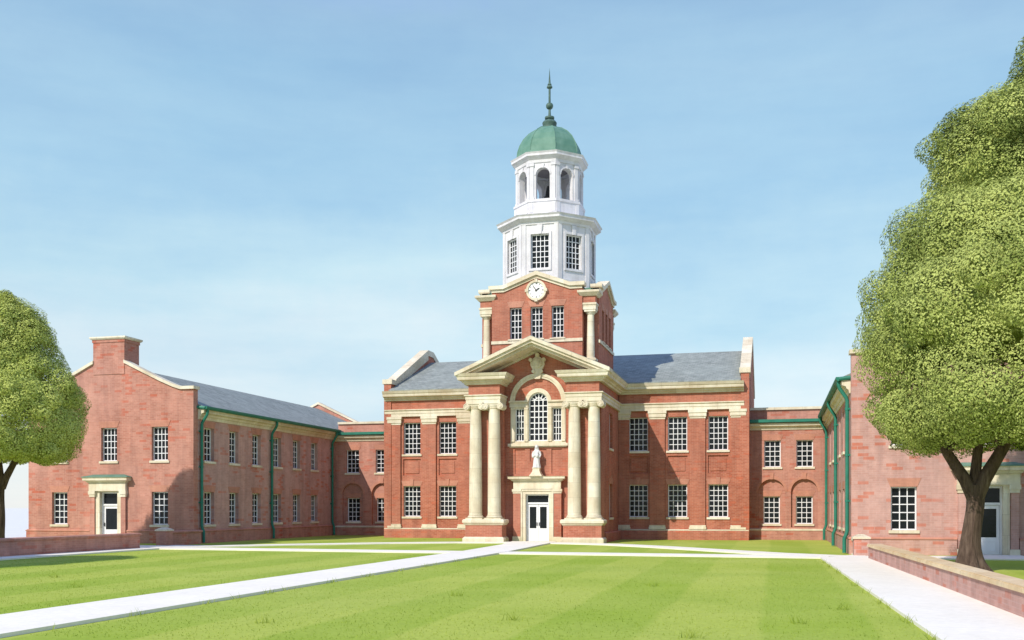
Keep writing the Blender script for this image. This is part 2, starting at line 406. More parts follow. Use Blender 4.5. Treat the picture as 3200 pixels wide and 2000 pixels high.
# plinth, pilasters
pl = MB(); prof = [(0,0),(.20,0),(.20,.50),(.14,.58),(0,.58)]
pl.molding([(XL+.02, YP+.1),(C-3.85, YP+.1)], prof); pl.build('plinth', BRICK, mb_); pl = MB(); pl.molding([(C+3.85, YP+.1),(XR-.02, YP+.1)], prof); pl.build('plinth', BRICK, mb_)
st = MB(); sp = [(0,.581),(.17,.581),(.17,.63),(.05,.66),(0,.66)]
st.molding([(XL+.02, YP+.1),(C-3.85, YP+.1)], sp); st.build('plinth_course', STONE, mb_); st = MB(); st.molding([(C+3.85, YP+.1),(XR-.02, YP+.1)], sp); st.build('plinth_course', STONE, mb_)
for s in (-1, 1):
    for d, hw in ((4.2, .34), (6.15+.15, .47), (8.8, .47), (11.25, .42)):
        x = C + s*d
        b = MB(); b.box(x-hw, x+hw, YP, YW+.05, .9, 7.56); p = b.build('pilaster', BRICK, mb_)
        c = MB(); c.molding([(x-hw-.02, YW+.02),(x-hw-.02, YP-.02),(x+hw+.02, YP-.02),(x+hw+.02, YW+.02)],
                            [(-.04,7.56),(.0,7.56),(.0,7.66),(.05,7.68),(.05,7.88),(.09,7.92),(.09,8.09),(-.04,8.09)]); c.box(x-hw, x+hw, YP-.01, YW+.03, 7.57, 8.085)
        c.build('capital', STONE, p)
        c = MB(); c.box(x-hw-.06, x+hw+.06, YP-.08, YW+.04, .664, .80); c.box(x-hw-.03, x+hw+.03, YP-.04, YW+.04, .80, .92); c.build('base', STONE, p)
# cornice and architrave run round the portico blocks too
YB = 56.7; HB = 1.97; HO = 3.95; YC = 58.1
pathL = [(XL+.05, YP),(C-HO, YP),(C-HO, YB),(C-HB, YB),(C-HB, YC-.02)]
pathR = [(C+HB, YC-.02),(C+HB, YB),(C+HO, YB),(C+HO, YP),(XR-.3, YP)]
cp = [(-.2,9.15),(.10,9.15),(.13,9.24),(.22,9.28),(.24,9.36),(.44,9.42),(.46,9.58),(.50,9.61),(.58,9.77),(-.2,9.77)]
ap = [(-.2,8.10),(.04,8.10),(.04,8.28),(.07,8.30),(.07,8.47),(.14,8.51),(.14,8.57),(-.2,8.57)]
for nm, pr in (('cornice', cp), ('architrave', ap)):
    b = MB(); b.molding(pathL, pr); b.build(nm, STONE, mb_); b = MB(); b.molding(pathR, pr); b.build(nm, STONE, mb_)
fz = MB(); fz.box(XL+.5, C-3.9, YP+.03, YW+.02, 8.55, 9.17); fz.build('frieze', BRICK, mb_); fz = MB(); fz.box(C+3.9, XR-.5, YP+.03, YW+.02, 8.55, 9.17); fz.build('frieze', BRICK, mb_)

# ---- portico
b = MB()
cw = [(-HB,0),(HB,0),(HB,9.2),(3.5,9.2),(3.5,9.86),(0,11.42),(-3.5,9.86),(-3.5,9.2),(-HB,9.2)]
cw = [(C+u, v) for u, v in cw]
ah = [(C-1.56,5.80),(C+1.56,5.80),(C+1.56,8.12),(C+.72,8.12)] + [(C+.72*math.cos(PI*i/14), 8.2+.72*math.sin(PI*i/14)) for i in range(15)] + [(C-.72,8.12),(C-1.56,8.12)]
ph = [rect(C-1.42, C-.8, 4.0, 5.45), rect(C-.5, C+.5, 4.75, 5.45), rect(C+.8, C+1.42, 4.0, 5.45)]
b.plate(FS(YC), cw, [ah, rect(C-.72, C+.72, 0.0, 2.85)[0:0] or rect(C-.70, C+.70, .001, 2.82)] + ph, 0, -.4)
for r in ph:
    u0, u1, v0, v1 = r[0][0], r[1][0], r[0][1], r[2][1]
    b.pbox(FS(YC), u0-.04, u1+.04, v0-.04, v1+.04, -.07, -.35)
for s in (-1, 1):
    x0, x1 = sorted((C+s*HB, C+s*3.85))
    b.box(x0, x1, 57.45, 58.6, 0, 8.12)
    b.box(x0+.0, x1+.0, YB+.02, 58.6, 8.12, 9.2)
b.build('portico_wall', BRICK, mb_)
for F, s in ((FE(C+3.85), 1), (FW(C-3.85), -1)):
    b = MB(); b.plate(F, rect(58.6, YW+.02, 0, 9.2), [rect(60.4,61.6,5.58,7.70), rect(60.4,61.6,1.42,3.46)], 0, -.3); b.build('portico_side_wall', BRICK, mb_)
for s, rz in ((1, R_E), (-1, R_W)):
    window(mb_, C+s*3.85, 61.0, 5.58, rz, 1.2, 2.12, 4, 6, lintel=0); window(mb_, C+s*3.85, 61.0, 1.42, rz, 1.2, 2.04, 4, 6, lintel=2)
pl = MB(); pl.molding([(C+3.85, 57.9),(C+3.85, YP)], prof); pl.build('portico_plinth', BRICK, mb_); pl = MB(); pl.molding([(C-3.85, YP),(C-3.85, 57.9)], prof); pl.build('portico_plinth', BRICK, mb_)
# pedestals + columns
for s in (-1, 1):
    x0, x1 = sorted((C+s*1.80, C+s*4.0))
    b = MB(); b.box(x0, x1, 56.58, 57.6, .3, 1.02); p = b.build('pedestal', BRICK, mb_)
    c = MB(); pth = [(x0, 57.62),(x0, 56.58),(x1, 56.58),(x1, 57.62)]
    c.molding(pth, [(-.3,0),(.14,0),(.14,.22),(.05,.32),(-.3,.32)]); c.build('base', STONE, p)
    c = MB(); c.molding(pth, [(-.3,1.0),(.03,1.0),(.10,1.10),(.15,1.14),(.15,1.28),(.08,1.34),(-.3,1.34)]); c.box(x0+.2, x1-.2, 56.7, 57.62, 1.0, 1.338); c.build('cap', STONE, p)
    for d in (2.37, 3.50):
        x, y = C+s*d, 57.02
        prf = [(.385,1.58)] + [(.385 - .065*(t**1.6), 1.58 + 6.18*t) for t in [i/10 for i in range(1, 11)]]
        b = MB(); b.lathe(x, y, prf, 28); q = b.build('column', STONE, mb_, True)
        c = MB(); c.box(x-.50, x+.50, y-.42, y+.42, 1.342, 1.42)
        c.lathe(x, y, [(.44,1.421)] + [(.44+.05*math.sin(PI*i/6), 1.421+.08*i/6) for i in range(7)] + [(.41,1.515),(.41,1.53)] + [(.40+.035*math.sin(PI*i/6), 1.53+.055*i/6) for i in range(7)], 28)
        c.build('base', STONE, q, True)
        c = MB()
        c.lathe(x, y, [(.33,7.745),(.36,7.78),(.36,7.80),(.33,7.81),(.40,7.93),(.40,7.98)], 24)
        c.box(x-.50, x+.50, y-.40, y+.40, 8.03, 8.098)
        c.box(x-.43, x+.43, y-.36, y+.36, 7.94, 8.03)
        for sx in (-1, 1):
            vx = x + sx*.44
            for r, dd in ((.185, .395), (.12, .425), (.055, .455)):
                c.cyl_y(vx, y-dd, y+dd, 7.87, r, 20)
            # the spiral fillet of each volute
            for fy in (-1, 1):
                pts = [(vx + sx*(.19-.13*k/30)*math.cos(PI/2 - k*.33)*1.0, y + fy*(.40+.03*k/30), 7.87 + (.19-.13*k/30)*math.sin(PI/2 - k*.33)) for k in range(31)]
                c.tube(pts, .026, 6)
        c.build('capital', STONE, q, True)
# pediment: raking cornice in three steps
rk = MB()
def chev(e, zt, t, k=.428):   # half span, top z at apex, thickness
    return [(C-e, zt-k*e),(C, zt),(C+e, zt-k*e),(C+e, zt-k*e-t*.55),(C+e-.02, zt-k*e-t),(C, zt-t),(C-e+.02, zt-k*e-t),(C-e, zt-k*e-t*.55)]
rk.plate(FS(YB), chev(4.53, 11.78, .20), (), .58, -.6)
rk.plate(FS(YB), chev(4.44, 11.59, .17), (), .46, -1.0)
rk.plate(FS(YB), chev(3.95, 11.43, .17), (), .24, -1.39)
rk.plate(FS(YC), chev(3.30, 11.265, .13), (), .14, -.1)
rk.build('pediment', STONE, mb_)
b = MB()
b.plate(FS(56.2), [(C-4.5,9.80),(C,11.73),(C+4.5,9.80),(C+4.5,9.88),(C,11.82),(C-4.5,9.88)], (), 0, -15.0)
b.build('portico_roof', SLATE, mb_)
# arch ring, cartouche
b = MB(); n = 24
for r0, r1, w0 in ((1.40, 1.68, .10), (1.52, 1.68, .15)):
    ring = [(C+r1*math.cos(PI*i/n), 8.20+r1*math.sin(PI*i/n)) for i in range(n+1)] + [(C+r0*math.cos(PI*(n-i)/n), 8.20+r0*math.sin(PI*(n-i)/n)) for i in range(n+1)]
    b.plate(FS(YC), ring, (), w0, -.05)
b.build('arch_surround', STONE, mb_)
b = MB()
b.plate(FS(YC), [(C-.16,9.55),(C+.16,9.55),(C+.26,10.05),(C+.42,10.35),(C+.42,10.62),(C+.2,10.78),(C,10.98),(C-.2,10.78),(C-.42,10.62),(C-.42,10.35),(C-.26,10.05)], (), .22, -.05)
ca = b.build('cartouche', STONE, mb_)
b = MB()
for k in range(6): b.cyl_y(C, YC-.22-.035*(k+1), YC-.20, 10.45, .27*math.cos(k/6*PI/2)+.02, 18)
for sx in (-1, 1):
    b.cyl_y(C+sx*.40, YC-.32, YC-.1, 10.66, .11, 14); b.cyl_y(C+sx*.24, YC-.30, YC-.1, 9.98, .10, 14)
b.cyl_y(C, YC-.32, YC-.1, 10.95, .12, 14)
b.build('scroll', STONE, ca, True)
# three-light window with the arched middle
b = MB()
outer = [(C-1.66,5.74),(C+1.66,5.74),(C+1.66,8.28),(C+.80,8.28)] + [(C+.80*math.cos(PI*i/16), 8.22+.80*math.sin(PI*i/16)) for i in range(1,16)] + [(C-.80,8.28),(C-1.66,8.28)]
hl = [rect(C-1.40, C-.84, 5.92, 7.86), rect(C+.84, C+1.40, 5.92, 7.86), arch(C, .58, 5.92, 8.2)]
b.plate(FS(YC), outer, hl, .04, -.30)
for u0, u1 in ((-1.72,-.62),(.62,1.72)):
    b.pbox(FS(YC), C+u0, C+u1, 7.92, 8.02, .09, .03); b.pbox(FS(YC), C+u0, C+u1, 8.02, 8.2, .07, .03); b.pbox(FS(YC), C+u0-.03, C+u1+.03, 8.2, 8.30, .16, .03)
for u in (-1.53, -.71, .71, 1.53):
    b.pbox(FS(YC), C+u-.085, C+u+.085, 6.02, 7.9, .085, .02); b.pbox(FS(YC), C+u-.11, C+u+.11, 5.9, 6.02, .11, .02); b.pbox(FS(YC), C+u-.11, C+u+.11, 7.80, 7.90, .105, .02)
b.pbox(FS(YC), C-1.8, C+1.8, 5.62, 5.78, .18, -.05)
b.pbox(FS(YC), C-1.72, C+1.72, 5.55, 5.62, .10, -.05)
pw = b.build('window_surround', STONE, mb_)
for sx in (-1, 1): window(mb_, C+sx*1.12, YC, 5.92, R_S, .56, 1.94, 3, 5, .14, False, 0)
aw = MB(); si = -.14
aw.plate(FS(YC), arch(C, .58, 5.92, 8.2), [arch(C, .51, 5.99, 8.2)], si, si-.1)
for i in range(1, 8): aw.pbox(FS(YC), C-.51, C+.51, 5.99+i*.335-.028, 5.99+i*.335+.028, si-.02, si-.07)
for u in (-.255, 0, .255): aw.pbox(FS(YC), C+u-.028, C+u+.028, 5.99, 8.2+math.sqrt(.51**2-u*u)-.01 if u == 0 else 8.35, si-.017, si-.073)
ri = [(C+.30*math.cos(PI*i/12), 8.2+.30*math.sin(PI*i/12)) for i in range(13)] + [(C+.245*math.cos(PI*(12-i)/12), 8.2+.245*math.sin(PI*(12-i)/12)) for i in range(13)]
aw.plate(FS(YC), ri, (), si-.016, si-.072)
for a in (35, 62, 118, 145):
    ca_, sa_ = math.cos(math.radians(a)), math.sin(math.radians(a)); q = .026
    aw.plate(FS(YC), [(C+.29*ca_-q*sa_, 8.2+.29*sa_+q*ca_),(C+.29*ca_+q*sa_, 8.2+.29*sa_-q*ca_),(C+.52*ca_+q*sa_, 8.2+.52*sa_-q*ca_),(C+.52*ca_-q*sa_, 8.2+.52*sa_+q*ca_)], (), si-.018, si-.074)
awo = aw.build('window', SASH, mb_)
p = MB(); p.plate(FS(YC), arch(C, .56, 5.94, 8.2), (), si-.055, si-.068); p.build('pane', GLASS, awo)
# door case
YD = 57.95
b = MB()
b.plate(FS(YD), [(C-.98,0),(C-.98,3.08),(C+.98,3.08),(C+.98,0),(C+.70,0),(C+.70,2.80),(C-.70,2.80),(C-.70,0)], (), .12, -.16)
b.plate(FS(YD), [(C-.98,0),(C-.98,3.08),(C+.98,3.08),(C+.98,0),(C+.88,0),(C+.88,2.98),(C-.88,2.98),(C-.88,0)], (), .17, .10)
b.box(C-1.42, C+1.42, YD-.18, YC+.01, 3.10, 3.56)
b.molding([(C-1.48, YC),(C-1.48, YD-.22),(C+1.48, YD-.22),(C+1.48, YC)], [(-.3,3.562),(.02,3.562),(.08,3.64),(.22,3.70),(.22,3.80),(.26,3.84),(-.3,3.84)])
b.box(C-1.3, C+1.3, YD-.1, YC+.01, 3.565, 3.838)
dc = b.build('door_surround', STONE, mb_)
for sx in (-1, 1):
    x0, x1 = sorted((C+sx*1.0, C+sx*1.44))
    q = MB(); q.box(x0, x1, YD-.14, YC+.01, .32, 2.84); pi_ = q.build('door_pilaster', BRICK, mb_)
    q = MB(); q.box(x0-.03, x1+.03, YD-.2, YC+.01, 0, .318); q.build('base', STONE, pi_)
    q = MB(); q.box(x0-.02, x1+.02, YD-.17, YC+.01, 2.842, 2.95); q.box(x0-.06, x1+.06, YD-.21, YC+.01, 2.95, 3.098); q.build('capital', STONE, pi_)
door(mb_, C, YD, 1.40, 2.22, 2.80, 2, .16)
b = MB(); b.lathe(C, 57.72, [(.52,3.842),(.52,3.90),(.46,3.93),(.38,4.02),(.31,4.12),(.28,4.24),(.31,4.28),(.31,4.34)], 4, PI/4)
b.build('statue_pedestal', STONE, mb_)

# ---- statue of a robed, veiled figure
sta = thing('statue', 'small white marble statue of a veiled robed figure standing over the main entrance', 'statue', (C, 57.72, 4.34))
def loft(mb, rings, n=24, fold=0.0):
    vs = []
    for (x, y, z, rx, ry) in rings:
        for i in range(n):
            a = 2*PI*i/n; k = 1 + fold*math.sin(a*7+z*3)*max(0, 1-(z-4.34)/.9)
            vs.append((x+rx*k*math.cos(a), y+ry*k*math.sin(a), z))
    m = len(rings)
    mb.add(vs, [(k*n+i, k*n+(i+1)%n, (k+1)*n+(i+1)%n, (k+1)*n+i) for k in range(m-1) for i in range(n)] + [tuple(reversed(range(n))), tuple((m-1)*n+i for i in range(n))])
b = MB(); z0 = 4.34; x, y = C, 57.72
loft(b, [(x,y,z0,.24,.20),(x,y,z0+.05,.23,.19),(x,y-.01,z0+.35,.19,.16),(x+.02,y-.02,z0+.6,.18,.15),(x+.02,y,z0+.8,.17,.13),(x+.01,y,z0+.95,.20,.13),(x,y,z0+1.02,.15,.10),(x,y-.01,z0+1.07,.075,.075),(x,y-.02,z0+1.11,.07,.07)], 28, .09)
loft(b, [(x,y-.02,z0+1.08,.05,.06),(x,y-.025,z0+1.12,.078,.09),(x,y-.025,z0+1.19,.092,.105),(x,y-.015,z0+1.26,.085,.095),(x,y-.01,z0+1.31,.04,.05)], 16)
b.add([(x-.018,y-.12,z0+1.16),(x+.018,y-.12,z0+1.16),(x,y-.155,z0+1.155),(x,y-.12,z0+1.215)], [(0,1,2),(0,2,3),(1,3,2),(0,3,1)])
for sx in (-1, 1):
    b.tube([(x+sx*.17,y,z0+.94),(x+sx*.23,y-.02,z0+.76),(x+sx*.21,y-.10,z0+.62),(x+sx*.06,y-.20,z0+.72)], [.07,.066,.058,.042], 12)
loft(b, [(x+.07,y-.19,z0+.60,.05,.05),(x+.08,y-.20,z0+.70,.085,.075),(x+.08,y-.18,z0+.82,.06,.055),(x+.085,y-.19,z0+.86,.06,.06),(x+.085,y-.18,z0+.93,.02,.02)], 14)
body = b.build('figure', MARBLE, sta, True)
rm = body.modifiers.new('remesh', 'REMESH'); rm.mode = 'VOXEL'; rm.voxel_size = .016; rm.use_smooth_shade = True
b = MB(); loft(b, [(x,y+.05,z0+.75,.19,.10),(x,y+.04,z0+.95,.205,.125),(x,y+.03,z0+1.06,.13,.11),(x,y+.02,z0+1.16,.115,.115),(x,y+.01,z0+1.27,.10,.105),(x,y,z0+1.33,.05,.06)], 20); b.build('veil', MARBLE, sta, True)
b = MB(); b.lathe(x, y, [(.26,z0-.0),(.26,z0+.03),(.22,z0+.05)], 24); b.build('base', MARBLE, sta)

# ------------------------------------------------------------------ clock tower
TY = 62.0; TX = C - .17
tw = thing('clock_tower', 'brick clock tower with white octagonal belfry, green copper dome and spire rising over the portico', 'tower', (TX, TY, 9.0))
hb, hd, hn = 2.74, 3.58, 2.62        # half bay, half depth, notch line
def rot4(k):
    c_, s_ = [(1,0),(0,1),(-1,0),(0,-1)][k]
    return lambda u, v, w: (TX + c_*u + s_*(hd+w), TY + s_*u - c_*(hd+w), v)   # k=0 south, 1 east, 2 north, 3 west
tw_h = [rect(d-.37, d+.37, 12.0, 13.88) for d in (-1.27, 0, 1.27)]
b = MB(); cpm = MB()
for k in range(4):
    F = rot4(k)
    b.plate(F, [(-hb, 9.0),(hb, 9.0),(hb, 14.98),(2.0, 14.98),(0, 15.72),(-2.0, 14.98),(-hb, 14.98)], tw_h, 0, -.35)
    for s in (-1, 1): b.pbox(F, s*hb, s*(hb-.35), 9.0, 14.9, -.352, -(hd-hn))
    top = [(-hb-.12,14.985),(-2.0,14.985),(0,15.725),(2.0,14.985),(hb+.12,14.985)]
    cpm.plate(F, top + [(hb+.16,15.06),(hb+.16,15.2),(2.04,15.2),(0,15.96),(-2.04,15.2),(-hb-.16,15.2),(-hb-.16,15.06)], (), .20, -.5)
    cpm.plate(F, [(-hb,14.82),(-2.0,14.82),(0,15.56),(2.0,14.82),(hb,14.82),(hb,14.98),(2.0,14.98),(0,15.72),(-2.0,14.98),(-hb,14.98)], (), .08, -.2)
b.box(TX-hb+.3, TX+hb-.3, TY-hb+.3, TY+hb-.3, 9.0, 14.9)
b.build('wall', BRICK, tw); cpm.build('coping', STONE, tw)
b = MB()
for k in range(4): b.pbox(rot4(k), -hb-.02, hb+.02, 11.74, 11.92, .07, -.05)
b.build('string_course', STONE, tw)
for k, rz in enumerate((R_S, R_E, R_N, R_W)):
    for d in (-1.27, 0, 1.27):
        px, py, _ = rot4(k)(d, 0, 0); window(tw, px, py, 12.0, rz, .74, 1.88, 3, 5, .2, True, 1)
# cross-gabled copper roof behind the copings
b = MB()
for k in range(4):
    F = rot4(k); b.plate(F, [(-hb,15.0),(-2.0,15.06),(0,15.78),(2.0,15.06),(hb,15.0),(hb,14.9),(-hb,14.9)], (), -.02 if k % 2 else -.03, -3.2)
b.build('roof', COPPER, tw)
# corner columns and their entablature blocks
for sx in (-1, 1):
    for sy in (-1, 1):
        x, y = TX+sx*3.16, TY+sy*3.16
        c = MB(); c.lathe(x, y, [(.235, 10.82), (.23, 11.6), (.195, 13.3)], 20); q = c.build('column', STONE, tw, True)
        c = MB(); c.box(x-.33, x+.33, y-.33, y+.33, 9.0, 10.62); c.box(x-.37, x+.37, y-.37, y+.37, 10.62, 10.72); c.lathe(x, y, [(.30,10.721),(.31,10.77),(.25,10.82)], 20); c.build('base', STONE, q)
        c = MB(); c.lathe(x, y, [(.20,13.3),(.26,13.38),(.30,13.46)], 20); c.box(x-.33, x+.33, y-.33, y+.33, 13.461, 13.58); c.build('capital', STONE, q)
        hx = sorted((TX+sx*2.7, TX+sx*3.52)); hy = sorted((TY+sy*2.7, TY+sy*3.52))
        c = MB(); c.box(*hx, *hy, 13.582, 13.98); c.box(hx[0]-.04, hx[1]+.04, hy[0]-.04, hy[1]+.04, 13.86, 13.975)
        sq = [(hx[0],hy[0]),(hx[1],hy[0]),(hx[1],hy[1]),(hx[0],hy[1])]
        c.molding(sq, [(-.3,14.36),(.05,14.36),(.20,14.52),(.24,14.56),(.24,14.68),(-.3,14.70)], True); c.box(hx[0]+.1, hx[1]-.1, hy[0]+.1, hy[1]-.1, 14.3, 14.695)
        c.build('entablature', STONE, tw)
        c = MB(); c.box(hx[0]+.03, hx[1]-.03, hy[0]+.03, hy[1]-.03, 13.975, 14.4); c.build('frieze', BRICK, tw)
# clock
cy, cz = TY-hd, 14.82
b = MB(); b.cyl_y(TX, cy-.10, cy+.02, cz, .50, 40); ck = b.build('clock', CLOCKW, tw)
b = MB(); n = 40
ring = [(TX+.61*math.cos(2*PI*i/n), cz+.61*math.sin(2*PI*i/n)) for i in range(n)]
b.plate(FS(cy), ring, [[(TX+.485*math.cos(2*PI*i/n), cz+.485*math.sin(2*PI*i/n)) for i in range(n)]], .16, -.02)
for a in range(4):
    ca_, sa_ = math.cos(a*PI/2), math.sin(a*PI/2)
    b.plate(FS(cy), [(TX+r*ca_-t*sa_, cz+r*sa_+t*ca_) for r, t in ((.47,-.07),(.67,-.09),(.67,.09),(.47,.07))], (), .20, -.02)
b.build('clock_surround', STONE, ck)
b = MB()
for a in range(12):
    t = a*PI/6; ca_, sa_ = math.cos(t), math.sin(t); hwk = .026 if a % 3 == 0 else .015
    b.plate(FS(cy), [(TX+r*ca_-q*sa_, cz+r*sa_+q*ca_) for r, q in ((.35,-hwk),(.44,-hwk),(.44,hwk),(.35,hwk))], (), .108, .09)
b.build('hour_mark', DARK, ck)
for deg, L, wd, w0 in ((126, .37, .022, .125), (34, .25, .032, .135)):
    b = MB(); t = math.radians(deg); ca_, sa_ = math.cos(t), math.sin(t)
    b.plate(FS(cy), [(TX+r*ca_-q*sa_, cz+r*sa_+q*ca_) for r, q in ((-.07,-wd),(L*.7,-wd),(L,0),(L*.7,wd),(-.07,wd))], (), w0, w0-.02); b.build('clock_hand', DARK, ck)
# octagons
OY = TY
def octa(W, ph=0): r = W/2/math.cos(PI/8); return [(TX+r*math.cos(-5*PI/8+PI/4*i), OY+r*math.sin(-5*PI/8+PI/4*i)) for i in range(8)]
def oface(k, W):
    a = -PI/2 + k*PI/4; nx_, ny_ = math.cos(a), math.sin(a); tx, ty = -ny_, nx_
    return (lambda u, v, w: (TX + nx_*(W/2+w) + tx*u, OY + ny_*(W/2+w) + ty*u, v)), a + PI/2
W1 = 5.35; fh = W1*math.tan(PI/8)/2
b = MB()
for k in range(8):
    F, rz = oface(k, W1)
    b.plate(F, rect(-fh, fh, 15.0, 19.3), [rect(-.56, .56, 16.35, 18.40)], 0, -.25)
    b.plate(F, [(-fh,15.0),(-fh,19.0),(-fh+.24,19.0),(-fh+.24,15.0)], (), .05, -.1); b.plate(F, [(fh-.24,15.0),(fh-.24,19.0),(fh,19.0),(fh,15.0)], (), .05, -.1)
    b.pbox(F, -fh+.3, fh-.3, 15.55, 15.7, .05, -.1)
    b.plate(F, rect(-.70, .70, 16.2, 18.54), [rect(-.56, .56, 16.349, 18.401)], .06, -.05)
    b.plate(F, [(-.10,18.40),(.10,18.40),(.17,18.95),(-.17,18.95)], (), .10, -.05)
b.build('octagon_stage', WHITE, tw)
for k in range(8):
    F, rz = oface(k, W1); px, py, _ = F(0, 0, 0); window(tw, px, py, 16.35, rz, 1.12, 2.05, 4, 6, .12, True, 0, sm=WHITE)
b = MB()
b.molding(octa(W1), [(-.6,18.98),(.06,18.98),(.08,19.12),(.16,19.16),(.30,19.26),(.36,19.30),(.36,19.42),(.44,19.52),(-.6,19.66)], True)
b.build('octagon_cornice', WHITE, tw)
W2 = 3.86
b = MB()
b.molding(octa(W2), [(-.8,19.5),(.42,19.5),(.36,19.62),(.20,19.72),(.12,19.86),(.12,20.5),(.17,20.54),(.17,20.68),(-.8,20.70)], True)
for k in range(8):
    F, rz = oface(k, W2+.24); q = (W2+.24)*math.tan(PI/8)/2
    b.plate(F, rect(-q+.05, -q+.26, 19.9, 20.48), (), .03, -.05); b.plate(F, rect(q-.26, q-.05, 19.9, 20.48), (), .03, -.05)
b.build('belfry_base', WHITE, tw)
b = MB(); q = W2*math.tan(PI/8)/2
for k in range(8):
    F, rz = oface(k, W2)
    b.plate(F, rect(-q, q, 20.68, 23.1), [arch(0, .43, 20.75, 22.2)], 0, -.38)
    for s in (-1, 1):
        b.pbox(F, s*(q-.02), s*(q-.24), 20.7, 22.86, .06, -.05); b.pbox(F, s*(q+.02), s*(q-.27), 22.72, 22.9, .10, -.05); b.pbox(F, s*(q+.0), s*(q-.26), 20.69, 20.84, .09, -.05)
    n = 14
    ring = [(.52*math.cos(PI*i/n), 22.2+.52*math.sin(PI*i/n)) for i in range(n+1)] + [(.432*math.cos(PI*(n-i)/n), 22.2+.432*math.sin(PI*(n-i)/n)) for i in range(n+1)]
    b.plate(F, ring, (), .04, -.05)
    b.plate(F, [(-.06,22.6),(.06,22.6),(.10,22.86),(-.10,22.86)], (), .07, -.04)
b.build('belfry', WHITE, tw)
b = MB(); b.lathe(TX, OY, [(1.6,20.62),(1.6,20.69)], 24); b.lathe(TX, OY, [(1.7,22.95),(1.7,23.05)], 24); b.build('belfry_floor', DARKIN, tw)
b = MB(); b.lathe(TX, OY, [(.02,22.1),(.16,22.06),(.22,21.8),(.27,21.5),(.40,21.28),(.42,21.22)], 24); b.tube([(TX,OY,22.05),(TX,OY,23.0)], .04, 8); b.build('bell', DARK, tw, True)
b = MB()
b.molding(octa(W2), [(-.8,22.93),(.05,22.93),(.07,23.1),(.12,23.14),(.24,23.26),(.30,23.30),(.30,23.42),(.36,23.52),(-.8,23.62)], True)
b.build('belfry_cornice', WHITE, tw)
b = MB()
prd = [(2.0,23.55),(1.97,23.68),(1.97,23.80),(1.93,24.1),(1.80,24.5),(1.58,24.9),(1.26,25.26),(.86,25.53),(.45,25.68),(.30,25.72)]
b.lathe(TX, OY, [(r/math.cos(PI/8)*.965, z) for r, z in prd], 8, PI/8)
do = b.build('dome', COPPER, tw)
b = MB()
for k in range(8):
    a = PI/8 + k*PI/4; b.tube([(TX+(r/math.cos(PI/8)*.965)*math.cos(a), OY+(r/math.cos(PI/8)*.965)*math.sin(a), z) for r, z in prd[2:]], .028, 6)
b.build('seam', COPPER, do)
b = MB()
b.lathe(TX, OY, [(.50,25.66),(.50,25.74),(.40,25.78),(.44,25.9),(.46,26.0),(.38,26.12),(.22,26.17),(.22,26.24),(.30,26.27),(.30,26.38),(.12,26.42),(.085,26.5),(.07,26.85)]
        + [(.06+.17*math.sin(PI*i/8), 27.08-.2*math.cos(PI*i/8)) for i in range(9)] + [(.07,27.35),(.065,28.15),(.10,28.17),(.18,28.22)]
        + [(.09+.09*math.cos(PI/2*i/4), 28.24+.12*math.sin(PI/2*i/4)) for i in range(5)] + [(.13,28.40),(.11,28.46),(.07,28.5),(.05,28.75),(.004,29.45)], 16)
b.build('finial', AGED, tw, True)

